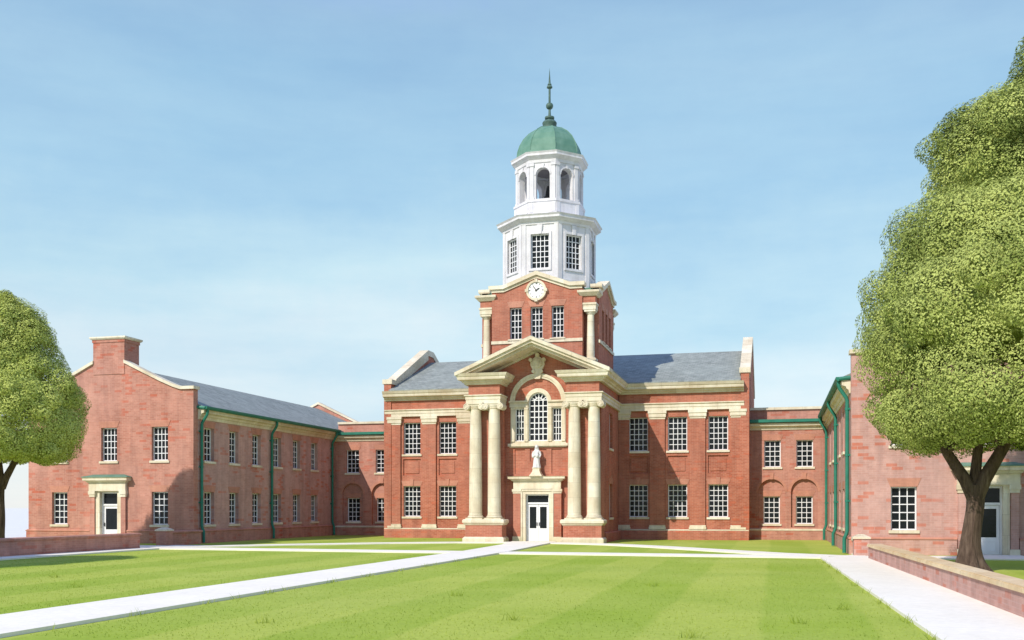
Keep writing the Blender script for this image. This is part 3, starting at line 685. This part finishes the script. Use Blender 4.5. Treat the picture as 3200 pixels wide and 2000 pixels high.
# ------------------------------------------------------------------ wings
def wing(label, cx, y0, y1, side, yconn, winY, pipeY, fmat):
    P = thing('wing_building', label, 'building', (cx, y0, 0))
    hw = 5.4; xi = cx + side*hw; xo = cx - side*hw
    # front gable
    wx = 3.28
    hs = [rect(cx-.62, cx+.62, .001, 2.92)]
    for dx in (-wx, wx): hs.append(rect(cx+dx-.52, cx+dx+.52, 1.05, 2.90))
    for dx in (-wx, 0, wx): hs.append(rect(cx+dx-.52, cx+dx+.52, 4.66, 6.56))
    half = [(5.4,8.62),(4.62,8.62),(4.1,8.78),(3.3,9.12),(2.2,9.64),(1.0,10.22)]
    b = MB()
    out = [(cx-5.4,0),(cx+5.4,0)] + [(cx+u, v) for u, v in half] + [(cx+1.0,11.3),(cx-1.0,11.3)] + [(cx-u, v) for u, v in half[::-1]]
    b.plate(FS(y0), out, hs, 0, -.45)
    b.build('gable_wall', fmat, P); b = MB()
    b.plate(FN(y1), [(cx-5.4,0),(cx+5.4,0),(cx+5.4,8.3),(cx+4.8,8.3),(cx,10.6),(cx-4.8,8.3),(cx-5.4,8.3)], (), 0, -.45)
    b.build('gable_wall', fmat, P)
    c = MB()
    for s in (1, -1):
        c = MB(); up = [(5.48,8.62),(4.6,8.62),(4.1,8.785),(3.3,9.125),(2.2,9.645),(1.0,10.225)]
        tp = [(1.0,10.40),(2.2,9.82),(3.3,9.30),(4.1,8.96),(4.62,8.79),(5.48,8.79)]
        c.plate(FS(y0), [(cx+s*u, v+.002) for u, v in up + tp], (), .11, -.52); c.build('coping', STONE, P)
    c = MB(); c.plate(FN(y1), [(cx-5.48,8.302),(cx-4.8,8.302),(cx,10.602),(cx+4.8,8.302),(cx+5.48,8.302),(cx+5.48,8.46),(cx+4.8,8.46),(cx,10.78),(cx-4.8,8.46),(cx-5.48,8.46)], (), .1, -.55)
    c.build('coping', STONE, P)
    ch = MB(); ch.box(cx-1.02, cx+1.02, y0-.035, y0+1.35, 9.6, 11.58)
    ch.box(cx-1.06, cx+1.06, y0-.075, y0+1.39, 11.42, 11.582); cho = ch.build('chimney', fmat, P)
    ch = MB(); ch.molding([(cx-1.04,y0-.055),(cx+1.04,y0-.055),(cx+1.04,y0+1.37),(cx-1.04,y0+1.37)], [(-1.0,11.584),(.06,11.584),(.13,11.66),(.13,11.74),(-1.0,11.76)], True); ch.build('cap', STONE, cho)
    # long walls
    b = MB(); F = FE(xi) if side > 0 else FW(xi)
    hs = [rect(y-.52, y+.52, 1.05, 2.90) for y in winY] + [rect(y-.52, y+.52, 4.66, 6.56) for y in winY]
    b.plate(F, rect(y0+.45, y1-.45, 0, 7.45), hs, 0, -.35)
    F2 = FW(xo) if side > 0 else FE(xo)
    b.build('long_wall', PALE, P); b = MB(); b.plate(F2, rect(y0+.45, y1-.45, 0, 7.45), (), 0, -.35)
    b.build('long_wall', PALE, P)
    rz = R_E if side > 0 else R_W
    for dx in (-wx, wx): window(P, cx+dx, y0, 1.05, R_S, 1.04, 1.85, 3, 5)
    for dx in (-wx, 0, wx): window(P, cx+dx, y0, 4.66, R_S, 1.04, 1.90, 4, 5)
    for y in winY:
        window(P, xi, y, 1.05, rz, 1.04, 1.85, 3, 5, .22); window(P, xi, y, 4.66, rz, 1.04, 1.90, 3, 5, .22)
    # roof
    b = MB(); e = 5.4 + .42; k = (10.2-7.62)/e
    b.plate(FS(y0+.453), [(cx-e,7.56),(cx-e,7.66),(cx,10.24),(cx+e,7.66),(cx+e,7.56),(cx,10.12)], (), 0, -(y1-y0-.91))
    b.build('roof', SLATE, P)
    # eaves cornice
    b = MB(); pr = [(-.1,6.98),(.05,6.98),(.09,7.14),(.16,7.17),(.20,7.28),(.36,7.34),(.38,7.54),(-.1,7.54)]
    pa = [(xi, y0+.46),(xi, yconn-.02)] if side > 0 else [(xi, yconn-.02),(xi, y0+.46)]
    b.molding(pa, pr); b.build('eaves_cornice', STONE, P)
    # gutter and downpipes
    b = MB(); gx_ = xi + side*.49
    pts = [(-.105,.09),(-.105,.0),(-.06,-.09),(.06,-.09),(.12,.0),(.12,.09)]
    A = [(gx_+side*u, y0+.40, 7.60+v) for u, v in pts]; B = [(gx_+side*u, yconn-.1, 7.60+v) for u, v in pts]
    b.add(A+B, [(i, (i+1)%6, 6+(i+1)%6, 6+i) for i in range(6)] + [(0,1,2,3,4,5), (11,10,9,8,7,6)])
    b.tube([(gx_, y0+.42, 7.60),(xi-side*.1, y0+.42, 7.66)], .09, 8)
    b.build('gutter', GREEN, P)
    for y in pipeY:
        b = MB(); b.tube([(gx_,y,7.56),(gx_,y,7.36),(gx_-side*.04,y,7.22),(xi+side*.17,y,6.80),(xi+side*.13,y,6.66),(xi+side*.13,y,.98),(xi+side*.17,y,.84),(xi+side*.25,y,.66),(xi+side*.25,y,.04)], .082, 10)
        for z in (6.3, 4.3, 2.3): b.tube([(xi+side*.13,y,z-.05),(xi+side*.13,y,z+.05)], .10, 10); 
        for z in (6.3, 4.3, 2.3): b.pbox(F, y-.13, y+.13, z-.035, z+.035, .10, 0)
        b.build('downpipe', GREEN, P, True)
    # plinth
    pr = [(0,0),(.09,0),(.09,.66),(0,.66)]; ps = [(0,.662),(.12,.662),(.12,.70),(.04,.76),(0,.76)]
    if side > 0: paths = [[(cx+1.2,y0),(xi,y0),(xi,yconn)], [(xo,y1),(xo,y0),(cx-1.2,y0)]]
    else: paths = [[(xi,yconn),(xi,y0),(cx-1.2,y0)], [(cx+1.2,y0),(xo,y0),(xo,y1)]]
    for p in paths:
        b = MB(); b.molding(p, pr); pb = b.build('plinth', fmat, P); b = MB(); b.molding(p, ps); b.build('plinth_course', ARCHB, pb)
    # door case
    door(P, cx, y0, 1.16, 2.12, 2.90, 1, .22)
    b = MB(); F = FS(y0)
    b.plate(F, [(cx-.84,0),(cx-.84,3.02),(cx+.84,3.02),(cx+.84,0),(cx+.58,0),(cx+.58,2.90),(cx-.58,2.90),(cx-.58,0)], (), .06, -.18)
    b.pbox(F, cx-1.20, cx+1.20, 2.96, 3.42, .20, -.02)
    b.molding([(cx-1.22,y0),(cx-1.22,y0-.22),(cx+1.22,y0-.22),(cx+1.22,y0)], [(-.2,3.422),(.03,3.422),(.08,3.50),(.22,3.56),(.22,3.68),(.28,3.72),(-.2,3.72)])
    b.build('door_surround', STONE, P)
    b = MB(); b.molding([(cx-1.22,y0),(cx-1.22,y0-.22),(cx+1.22,y0-.22),(cx+1.22,y0)], [(-.21,3.722),(.27,3.722),(.27,3.76),(-.21,3.90)]); b.build('door_canopy', COPPER, P)
    for s in (-1, 1):
        x0, x1 = sorted((cx+s*.86, cx+s*1.16))
        q = MB(); q.pbox(F, x0, x1, .28, 2.62, .14, -.02); po = q.build('door_pilaster', fmat, P)
        q = MB(); q.pbox(F, x0-.04, x1+.04, 0, .278, .19, -.02); q.build('base', STONE, po)
        q = MB(); q.pbox(F, x0-.03, x1+.03, 2.622, 2.76, .18, -.02); q.pbox(F, x0-.07, x1+.07, 2.76, 2.958, .22, -.02); q.build('capital', STONE, po)
    return P
wing('pale red brick wing with tall gable chimney, its long inner side in shade', -36.7, 50.3, 78.2, 1, 69.0,
     [51.95+2.74*k for k in range(6)], (50.95, 59.2, 68.4), PINK)
wing('pale red brick wing with sunlit inner side behind the huge spreading tree', 8.6, 45.9, 72.5, -1, 65.6,
     [47.9+2.95*k for k in range(6)], (46.5, 55.2, 65.0), PALE)

def connector(label, x0, x1, Y, wxs, arches, depth):
    P = thing('link_building', label, 'building', ((x0+x1)/2, Y, 0)); F = FS(Y)
    hs = [rect(x-.50, x+.50, 4.55, 6.22) for x in wxs] + [arch(x, .80, .78, 3.0) for x in arches]
    b = MB(); b.plate(F, rect(x0, x1, 0, 7.1), hs, 0, -.18)
    b.plate(F, rect(x0, x1, .0, 7.1), [rect(x-.50, x+.50, 4.55, 6.22) for x in wxs] + [rect(x-.50, x+.50, 1.0, 2.72) for x in arches], -.182, -.5)
    b.build('wall', PINK, P); b = MB(); b.box(x0, x1, Y+.7, Y+1.0, 7.0, 8.18); b.build('parapet', PINK, P)
    for x in wxs: window(P, x, Y, 4.55, R_S, 1.0, 1.67, 3, 5, .15)
    for x in arches: window(P, x, Y+.182, 1.0, R_S, 1.0, 1.72, 3, 5, .12)
    for x in arches:
        b = MB(); n = 18
        ring = [(x+.97*math.cos(PI*i/n), 3.0+.97*math.sin(PI*i/n)) for i in range(n+1)] + [(x+.802*math.cos(PI*(n-i)/n), 3.0+.802*math.sin(PI*(n-i)/n)) for i in range(n+1)]
        b.plate(F, ring, (), .02, -.05); b.plate(F, [(x-.09,3.78),(x+.09,3.78),(x+.14,4.2),(x-.14,4.2)], (), .06, -.05)
        b.build('blind_arch', ARCHB, P)
    b = MB(); b.molding([(x0,Y),(x1,Y)], [(-.1,6.86),(.05,6.86),(.1,7.02),(.26,7.10),(.30,7.26),(-.1,7.26)]); b.build('eaves_cornice', STONE, P)
    b = MB(); b.box(x0, x1, Y-.46, Y-.22, 7.32, 7.50); b.build('gutter', GREEN, P)
    b = MB(); b.add([(x0,Y-.3,7.44),(x1,Y-.3,7.44),(x1,Y+.8,7.6),(x0,Y+.8,7.6),(x0,Y-.3,7.28),(x1,Y-.3,7.28),(x1,Y+.8,7.28),(x0,Y+.8,7.28)], [(0,1,2,3),(4,7,6,5),(0,4,5,1),(1,5,6,2),(2,6,7,3),(3,7,4,0)])
    b.build('roof', SLATE, P); b = MB(); b.box(x0, x1, Y+1.0, Y+depth, 7.2, 7.6); b.build('roof', SLATE, P); b = MB(); b.box(x0, x1, Y+depth, Y+depth+.3, 0, 8.0); b.build('wall', PINK, P)
    b = MB(); b.pbox(F, x0, x1, 8.182, 8.34, -.58, -1.1); b.build('coping', STONE, P)
    b = MB(); b.molding([(x0,Y),(x1,Y)], [(0,0),(.07,0),(.07,.58),(0,.58)]); pb = b.build('plinth', PINK, P)
    b = MB(); b.molding([(x0,Y),(x1,Y)], [(0,.582),(.10,.582),(.10,.66),(0,.70)]); b.build('plinth_course', STONE, pb)
connector('low brick link half in shadow between the chimney wing and the hall', -31.298, XL-.002, 69.0, (-29.85, -27.55), (-29.85, -27.55), 7.5)
connector('low brick link with two sunlit blind arches beside the huge tree\'s wing', XR+.002, 3.198, 65.6, (-.12, 1.82), (-.17, 1.80), 9)

# ------------------------------------------------------------------ low garden walls
def low_wall(label, x0, x1, y0, y1, mat_, cop, h=.66, pier=None):
    P = thing('garden_wall', label, 'wall', ((x0+x1)/2, (y0+y1)/2, 0))
    b = MB(); b.box(x0, x1, y0, y1, -.04, h); b.build('brickwork', mat_, P)
    c = MB(); c.molding([(x0,y0),(x1,y0),(x1,y1),(x0,y1)], [(-.15,h+.002),(.05,h+.002),(.06,h+.02),(.06,h+.09),(.03,h+.11),(-.15,h+.125)], True)
    c.box(x0+.1, x1-.1, y0+.1, y1-.1, h+.003, h+.12); c.build('coping', cop, P)
    if pier:
        xa, xb, ya, yb = pier; q = MB(); q.box(xa, xb, ya, yb, -.04, h+.13); po = q.build('pier', mat_, P)
        q = MB(); q.molding([(xa,ya),(xb,ya),(xb,yb),(xa,yb)], [(-.2,h+.132),(.05,h+.132),(.05,h+.20),(-.2,h+.32)], True); q.build('cap', STONE, po)
    return P
P = thing('garden_wall', 'long low brick wall with broad buff coping in front of the huge tree', 'wall', (4.1, 30, 0))
def run(o0, o1): return [(3.52+o0, 41.5-o0*0), (3.52+o1, 41.5), (5.34+o1, -12), (5.34+o0, -12)]
b = MB(); b.plate(G0, run(0, .46), (), .50, -.04); b.build('brickwork', PALE, P)
c = MB(); q = run(-.05, .51); q[0] = (q[0][0], 41.55); q[1] = (q[1][0], 41.55); c.plate(G0, q, (), .585, .502)
q = run(-.02, .48); c.plate(G0, q, (), .61, .584); c.build('coping', COPING, P)
low_wall('short brick wall stub with a capped pier at the corner of the wing behind the big tree', 3.25, 3.68, 44.4, 45.8, PALE, STONE, .60, (3.15, 3.75, 43.7, 44.4))
low_wall('long low brick wall in shade, before the chimney wing and its tree', -30.25, -29.8, -12, 43.2, PINK, PINK, .66)
low_wall('short low brick wall stub against the corner of the chimney wing', -31.2, -30.75, 47.3, 50.2, PINK, PINK, .66, (-31.25, -30.65, 46.7, 47.3))

# ------------------------------------------------------------------ trees
def foliage(name, mat_, parent, clumps, centre, per_m2, size, core):
    P3, N3 = [], []
    c0 = np.array(centre)
    for (cx, cy, cz, r) in clumps:
        n = int(per_m2 * r*r*4)
        d = rng.normal(size=(n,3)); d /= np.linalg.norm(d, axis=1)[:,None]
        cc = np.array([cx,cy,cz]); outw = cc - c0; outw[2] += .3; outw /= np.linalg.norm(outw)
        d = d[(d @ outw) > -.35]
        rad = r*(1 - .28*rng.random(len(d))**2.2)*(1+.10*np.sin(d[:,0]*5+cx)*np.sin(d[:,2]*6+cz))
        sq = np.array([1,1,.85])
        P3.append(cc + d*rad[:,None]*sq); N3.append(d*.75 + outw*.35 + np.array([0,0,.35]))
    P3 = np.concatenate(P3); N3 = np.concatenate(N3); n = len(P3)
    N3 = N3 + rng.normal(size=(n,3))*.27; N3 /= np.linalg.norm(N3, axis=1)[:,None]
    ref = rng.normal(size=(n,3)); a = np.cross(N3, ref); a /= np.linalg.norm(a, axis=1)[:,None]; b = np.cross(N3, a)
    s = size*(.6+.8*rng.random(n))[:,None]
    V = np.empty((n,4,3)); V[:,0] = P3 - a*s; V[:,1] = P3 - b*s*.55 + N3*s*.15; V[:,2] = P3 + a*s; V[:,3] = P3 + b*s*.55 + N3*s*.15
    verts = V.reshape(-1,3); quads = np.arange(n*4).reshape(-1,4)
    # dense inner twig mass
    cm = bmesh.new()
    for (cx, cy, cz, r) in core:
        bmesh.ops.create_icosphere(cm, subdivisions=2, radius=r, matrix=Matrix.Translation((cx,cy,cz)) @ Matrix.Diagonal((1,1,.86,1)))
    for v in cm.verts: v.co += v.normal*.14*math.sin(v.co.x*4.1+v.co.z*3.3)*math.sin(v.co.y*4.7)
    cm.verts.index_update()
    cv = np.array([v.co[:] for v in cm.verts]); cf = np.array([[v.index for v in f.verts] for f in cm.faces])
    cm.free()
    nv = len(verts); allv = np.concatenate([verts, cv]); off = np.array(worldloc(parent))
    me = bpy.data.meshes.new(name); me.vertices.add(len(allv)); me.vertices.foreach_set('co', (allv-off).astype(np.float32).ravel())
    loops = np.concatenate([quads.ravel(), (cf+nv).ravel()]).astype(np.int32)
    me.loops.add(len(loops)); me.loops.foreach_set('vertex_index', loops)
    starts = np.concatenate([np.arange(n)*4, n*4 + np.arange(len(cf))*3]).astype(np.int32)
    me.polygons.add(len(starts)); me.polygons.foreach_set('loop_start', starts)
    me.update(calc_edges=True); me.validate(); me.materials.append(mat_)
    o = bpy.data.objects.new(name, me); COL.objects.link(o); o.parent = parent
    return o
def crown_clumps(base, prof, lean, n, rmin, rmax, seed):
    """prof: (z, radius) outline; clumps spread evenly over the surface it sweeps"""
    r_ = np.random.default_rng(seed); zs = np.array([p[0] for p in prof]); rs = np.array([p[1] for p in prof])
    seg = np.hypot(np.diff(zs), np.diff(rs)); ar = seg*(rs[1:]+rs[:-1])/2; cum = np.concatenate([[0], np.cumsum(ar)])/ar.sum()
    out = []
    for k in range(n):
        q0 = (k+.5)/n; i = min(np.searchsorted(cum, q0)-1, len(seg)-1); f = (q0-cum[i])/max(cum[i+1]-cum[i], 1e-6)
        z = zs[i]+(zs[i+1]-zs[i])*f; R_ = rs[i]+(rs[i+1]-rs[i])*f
        a = 2.39996*k + r_.normal()*.12; q = rmin + (rmax-rmin)*r_.random()**1.5; q = min(q, R_*.6+.3); R_ = max((R_ - .15 - .30*rmax)*(1 + .07*math.sin(3*a+z*1.1+seed)*math.sin(z*1.7+a) + .05*math.sin(5*a-z*2.3)), .05)
        dz, dr = zs[i+1]-zs[i], rs[i+1]-rs[i]; L_ = math.hypot(dz, dr)
        rr = max(R_ - dz/L_*q*.85 - .25*r_.random()**2, 0); zz = z + dr/L_*q*.75
        t = (z-zs[0])/(zs[-1]-zs[0])
        out.append((base[0]+lean[0]*t+rr*math.cos(a), base[1]+lean[1]*t+rr*math.sin(a), zz, q))
    for k in range(int(n*.28)):                      # stray sprays that break the outline
        x, y, z, q = out[int(r_.integers(n))]; v = np.array([x-base[0], y-base[1], (z-(zs[0]+zs[-1])/2)*.6]); v /= np.linalg.norm(v)+1e-6
        e = q*.25 + .2*r_.random(); out.append((x+v[0]*e, y+v[1]*e, z+v[2]*e, .16+.20*r_.random()))
    return out
def tree(name, label, base, trunk_top, rad, limbs, prof, cbase, lean, n, rmin, rmax, per, size, seed, group='broad trees beside the lawn', leaf=LEAF):
    P = thing(name, label, 'tree', (base[0], base[1], 0), group)
    b = MB(); bx, by = base; r_ = random.Random(seed); tx, ty, tz = trunk_top
    N = 20; rings = []
    for i in range(15):
        t = i/14; z = -.05 + (tz+.05)*t; rr = rad*(1-.22*t) + rad*.95*math.exp(-z*2.6)
        rings.append((bx+(tx-bx)*t + .05*math.sin(z*2.1+seed), by+(ty-by)*t, z, rr))
    vs = []
    for (x, y, z, rr) in rings:
        for k in range(N):
            a = 2*PI*k/N; w = 1 + (.22*math.exp(-max(z,0)*2.2)+.03)*math.sin(a*5+seed) + .035*math.sin(a*9+z*2)
            vs.append((x+rr*w*math.cos(a), y+rr*w*math.sin(a), z))
    b.add(vs, [(i*N+k, i*N+(k+1)%N, (i+1)*N+(k+1)%N, (i+1)*N+k) for i in range(14) for k in range(N)] + [tuple(14*N+k for k in range(N))])
    for (dx, dy, dz, lr) in limbs:
        p0 = Vector((tx, ty, tz-.45)); p3 = p0 + Vector((dx, dy, dz))
        p1 = p0 + Vector((dx*.22, dy*.22, dz*.25)); p2 = p0 + Vector((dx*.6, dy*.6, dz*.6)) + Vector((r_.uniform(-.1,.1), 0, 0))
        b.tube([p0, p1, p2, p3], [lr*1.15, lr, lr*.8, lr*.5], 12)
        for q in range(2):
            e = p2 + Vector((r_.uniform(-1.5,1.5), r_.uniform(-1.5,1.5), r_.uniform(.8,1.8))); b.tube([p2, (p2+e)/2+Vector((0,0,-.1)), e], [lr*.5, lr*.4, lr*.2], 8)
    b.build('trunk', BARK, P, True)
    cl = crown_clumps(cbase, prof, lean, n, rmin, rmax, seed)
    core = []; zs = [p[0] for p in prof]; rs = [p[1] for p in prof]; z = zs[0] + 1.5
    z += .9
    while z < zs[-1] - 1.2:
        R_ = min(np.interp(q, zs, rs) for q in (z-.9, z, z+.9)); t = (z-zs[0])/(zs[-1]-zs[0]); ax, ay = cbase[0]+lean[0]*t, cbase[1]+lean[1]*t
        if R_ > 1.3:
            rc = min(1.15, R_*.45); core.append((ax, ay, z, rc))
            for rr in np.arange(R_-1.15-rc, .5, -1.2):
                m = max(4, int(2*PI*rr/1.5))
                for k in range(m): core.append((ax+rr*math.cos(2*PI*k/m+z), ay+rr*math.sin(2*PI*k/m+z), z, rc))
        z += 1.1
    zc = .5*(prof[0][0]+prof[-1][0])
    foliage('crown', leaf, P, cl, (cbase[0]+lean[0]*.4, cbase[1]+lean[1]*.4, zc-1), per, size, core)
    return P
tree('broadleaf_tree', 'huge light green tree with forked dark trunk behind the buff coped wall', (5.85, 33.9), (5.98, 33.9, 2.7), .30,
     [(-1.25,-.2,2.4,.19),(.12,.3,2.9,.17),(1.25,-.1,2.6,.22)],
     [(5.3,.5),(4.7,1.7),(3.95,3.0),(3.8,3.7),(4.3,4.45),(5.0,4.85),(5.7,4.85),(6.4,4.95),(7.3,5.3),(8.6,5.35),(9.4,5.15),(10.3,4.75),(11.0,4.6),(11.5,3.85),(12.8,3.75),(13.9,3.75),(14.4,2.6),(14.8,1.5),(15.6,.95),(16.6,.55),(17.0,.1)],
     (7.35, 34.2), (.6, 0), 400, .5, 1.35, 760, .038, 3, leaf=OLIVE)
LT = ([(1.1,0,1.9,.17),(-.9,.2,2.0,.16),(.2,-.5,2.2,.15)],
      [(5.2,.4),(4.6,1.3),(4.1,2.6),(4.4,3.5),(5.4,3.95),(6.6,4.05),(7.4,4.1),(8.2,3.6),(9.3,2.95),(10.3,2.65),(11.3,2.1),(11.9,1.3),(12.3,.1)])
tree('broadleaf_tree', 'rounded bright green tree with slim trunk in front of the chimney wing', (-35.6, 40.4), (-35.4, 40.5, 3.4), .25,
     LT[0], LT[1], (-35.25, 40.5), (0, 0), 330, .42, 1.1, 640, .043, 5)
tree('broadleaf_tree', 'out-of-view tree behind the far low wall, added so its shade falls across the lawn', (-33.0, 21.5), (-32.9, 21.5, 3.2), .28,
     LT[0], [(z*1.05, r*1.15) for z, r in LT[1]], (-32.6, 21.7), (0, 0), 320, .5, 1.0, 150, .10, 8)  # stands outside the view, added only to throw shade on the lawn

# ------------------------------------------------------------------ grass blades on the near lawn and along path edges
def grass():
    n = 60000
    z = 13.5*np.exp(rng.random(n)*math.log(45/13.5))            # depth from the viewpoint, denser nearby
    X = rng.uniform(-28, 3, n*1); Y = z
    k = np.ones(n, bool)
    k &= ~(X > 1.72+(41.6-Y)*.0252)
    for a, b_ in ((-13.75,-11.4),(-31,-28.1)): k &= ~((X > a) & (X < b_))
    k &= ~((Y > 41.5) & (Y < 44.8))
    X, Y = X[k], Y[k]
    h = .014 + .018*rng.random(len(X))
    # longer tufts at the edges of the paths
    ex, ey = [], []
    for xe, sl in ((1.66, .0252), (-11.36, 0), (-13.72, 0)):
        m = 700; yy = rng.uniform(14, 40, m); g_ = np.sin(yy*2.3+xe)+np.sin(yy*5.1)>.7; yy = yy[g_]
        ex.append(xe + (41.6-yy)*sl + rng.normal(size=len(yy))*.05); ey.append(yy)
    for tx, ty in ((-4.5,17.5),(-1.2,15.8),(.4,18.2),(-8.6,16.0),(-7.0,22),(1.3,21),(-17,22),(-20,25),(-3,26)):
        ex.append(tx+rng.normal(size=26)*.09); ey.append(ty+rng.normal(size=26)*.09)
    ex = np.concatenate(ex); ey = np.concatenate(ey)
    X = np.concatenate([X, ex]); Y = np.concatenate([Y, ey]); h = np.concatenate([h, .09+.10*rng.random(len(ex))])
    n = len(X); a = rng.random(n)*2*PI; w = .006+.004*rng.random(n)
    V = np.zeros((n,3,3)); lx, ly = rng.normal(size=n)*.5*h, rng.normal(size=n)*.5*h
    V[:,0,0] = X-w*np.cos(a); V[:,0,1] = Y-w*np.sin(a); V[:,1,0] = X+w*np.cos(a); V[:,1,1] = Y+w*np.sin(a)
    V[:,2,0] = X+lx; V[:,2,1] = Y+ly; V[:,2,2] = h
    me = bpy.data.meshes.new('grass'); me.vertices.add(n*3); me.vertices.foreach_set('co', V.astype(np.float32).ravel())
    me.loops.add(n*3); me.loops.foreach_set('vertex_index', np.arange(n*3, dtype=np.int32))
    me.polygons.add(n); me.polygons.foreach_set('loop_start', (np.arange(n)*3).astype(np.int32)); me.update(calc_edges=True); me.materials.append(BLADE)
    o = bpy.data.objects.new('grass', me); COL.objects.link(o)
    tag(o, 'short mown grass blades and longer tufts along the white path edges', 'grass', kind='stuff')
grass()

# ------------------------------------------------------------------ light, sky, camera
L = Vector((.45, 1.0, -.88)).normalized()
elev = math.asin(-L.z)
sun = bpy.data.lights.new('sun', 'SUN'); sun.energy = 3.7; sun.angle = math.radians(.5); sun.color = (1.0, .925, .82)
so = bpy.data.objects.new('sun', sun); COL.objects.link(so); so.rotation_euler = L.to_track_quat('-Z', 'Y').to_euler(); so.location = (-30, -40, 50)
w = bpy.data.worlds.new('World'); S.world = w; w.use_nodes = True; nt = w.node_tree
sky = nt.nodes.new('ShaderNodeTexSky'); sky.sky_type = 'NISHITA'; sky.sun_disc = False
sky.sun_elevation = elev; sky.sun_rotation = math.atan2(-L.x, -L.y); sky.air_density = 1.0; sky.dust_density = .6; sky.ozone_density = 1.6
bg = nt.nodes['Background']; bg.inputs[1].default_value = .12
def wn(ty): return nt.nodes.new(ty)
tc = wn('ShaderNodeTexCoord'); sx = wn('ShaderNodeSeparateXYZ'); nt.links.new(tc.outputs['Generated'], sx.inputs[0])
mp = wn('ShaderNodeMapping'); mp.inputs['Scale'].default_value = (2.2, 2.2, 9.0); nt.links.new(tc.outputs['Generated'], mp.inputs[0])
no = wn('ShaderNodeTexNoise'); no.inputs['Scale'].default_value = 1.0; no.inputs['Detail'].default_value = 5; nt.links.new(mp.outputs[0], no.inputs['Vector'])
ad = wn('ShaderNodeMath'); ad.operation = 'MULTIPLY_ADD'; ad.inputs[1].default_value = .30; ad.inputs[2].default_value = -.185; nt.links.new(no.outputs['Fac'], ad.inputs[0])
n2 = wn('ShaderNodeTexNoise'); n2.inputs['Scale'].default_value = 26; n2.inputs['Detail'].default_value = 6; n2.inputs['Roughness'].default_value = .65; nt.links.new(tc.outputs['Generated'], n2.inputs['Vector'])
a2 = wn('ShaderNodeMath'); a2.operation = 'MULTIPLY_ADD'; a2.inputs[1].default_value = .07; nt.links.new(n2.outputs['Fac'], a2.inputs[0]); nt.links.new(ad.outputs[0], a2.inputs[2]); ad = a2
hz = wn('ShaderNodeMath'); hz.operation = 'ADD'; nt.links.new(sx.outputs[2], hz.inputs[0]); nt.links.new(ad.outputs[0], hz.inputs[1])
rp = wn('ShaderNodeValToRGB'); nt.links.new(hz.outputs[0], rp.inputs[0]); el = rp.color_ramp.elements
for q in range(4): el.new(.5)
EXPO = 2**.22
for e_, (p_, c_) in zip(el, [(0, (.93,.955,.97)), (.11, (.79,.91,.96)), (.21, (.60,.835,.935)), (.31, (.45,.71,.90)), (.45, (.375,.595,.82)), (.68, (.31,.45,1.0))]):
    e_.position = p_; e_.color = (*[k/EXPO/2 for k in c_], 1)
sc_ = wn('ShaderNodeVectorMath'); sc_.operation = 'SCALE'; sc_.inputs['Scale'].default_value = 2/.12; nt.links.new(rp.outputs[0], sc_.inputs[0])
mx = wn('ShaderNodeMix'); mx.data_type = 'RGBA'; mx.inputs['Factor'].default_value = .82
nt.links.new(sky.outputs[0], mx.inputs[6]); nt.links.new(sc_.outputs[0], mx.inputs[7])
m3 = wn('ShaderNodeMapping'); m3.inputs['Scale'].default_value = (1.3, 1.3, 6.5); m3.inputs['Location'].default_value = (3.1, .4, 1.7); nt.links.new(tc.outputs['Generated'], m3.inputs[0])
n3 = wn('ShaderNodeTexNoise'); n3.inputs['Scale'].default_value = 1.6; n3.inputs['Detail'].default_value = 7; n3.inputs['Roughness'].default_value = .6; nt.links.new(m3.outputs[0], n3.inputs['Vector'])
r3 = wn('ShaderNodeValToRGB'); e3 = r3.color_ramp.elements; e3[0].position = .34; e3[0].color = (.86,.92,.97,1); e3[1].position = .68; e3[1].color = (1.09,1.06,1.03,1); nt.links.new(n3.outputs['Fac'], r3.inputs[0])
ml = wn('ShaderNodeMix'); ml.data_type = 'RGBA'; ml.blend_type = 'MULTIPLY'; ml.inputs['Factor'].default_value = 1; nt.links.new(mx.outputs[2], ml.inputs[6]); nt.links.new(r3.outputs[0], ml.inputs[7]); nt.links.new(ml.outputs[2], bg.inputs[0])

cam = bpy.data.cameras.new('camera'); co = bpy.data.objects.new('camera', cam); COL.objects.link(co); S.camera = co
co.location = (0, 0, 2.0); co.rotation_euler = (PI/2, 0, math.atan(820/3175))
cam.sensor_fit = 'HORIZONTAL'; cam.sensor_width = 36; cam.lens = 36*3175/3200; cam.shift_y = 587/3200; cam.clip_end = 8000; cam.clip_start = .1

S.view_settings.view_transform = 'Standard'; S.view_settings.look = 'None'; S.view_settings.gamma = 1; S.view_settings.exposure = .22
S.cycles.use_denoising = True
S.cycles.max_bounces = 6; S.cycles.diffuse_bounces = 3; S.cycles.transparent_max_bounces = 4
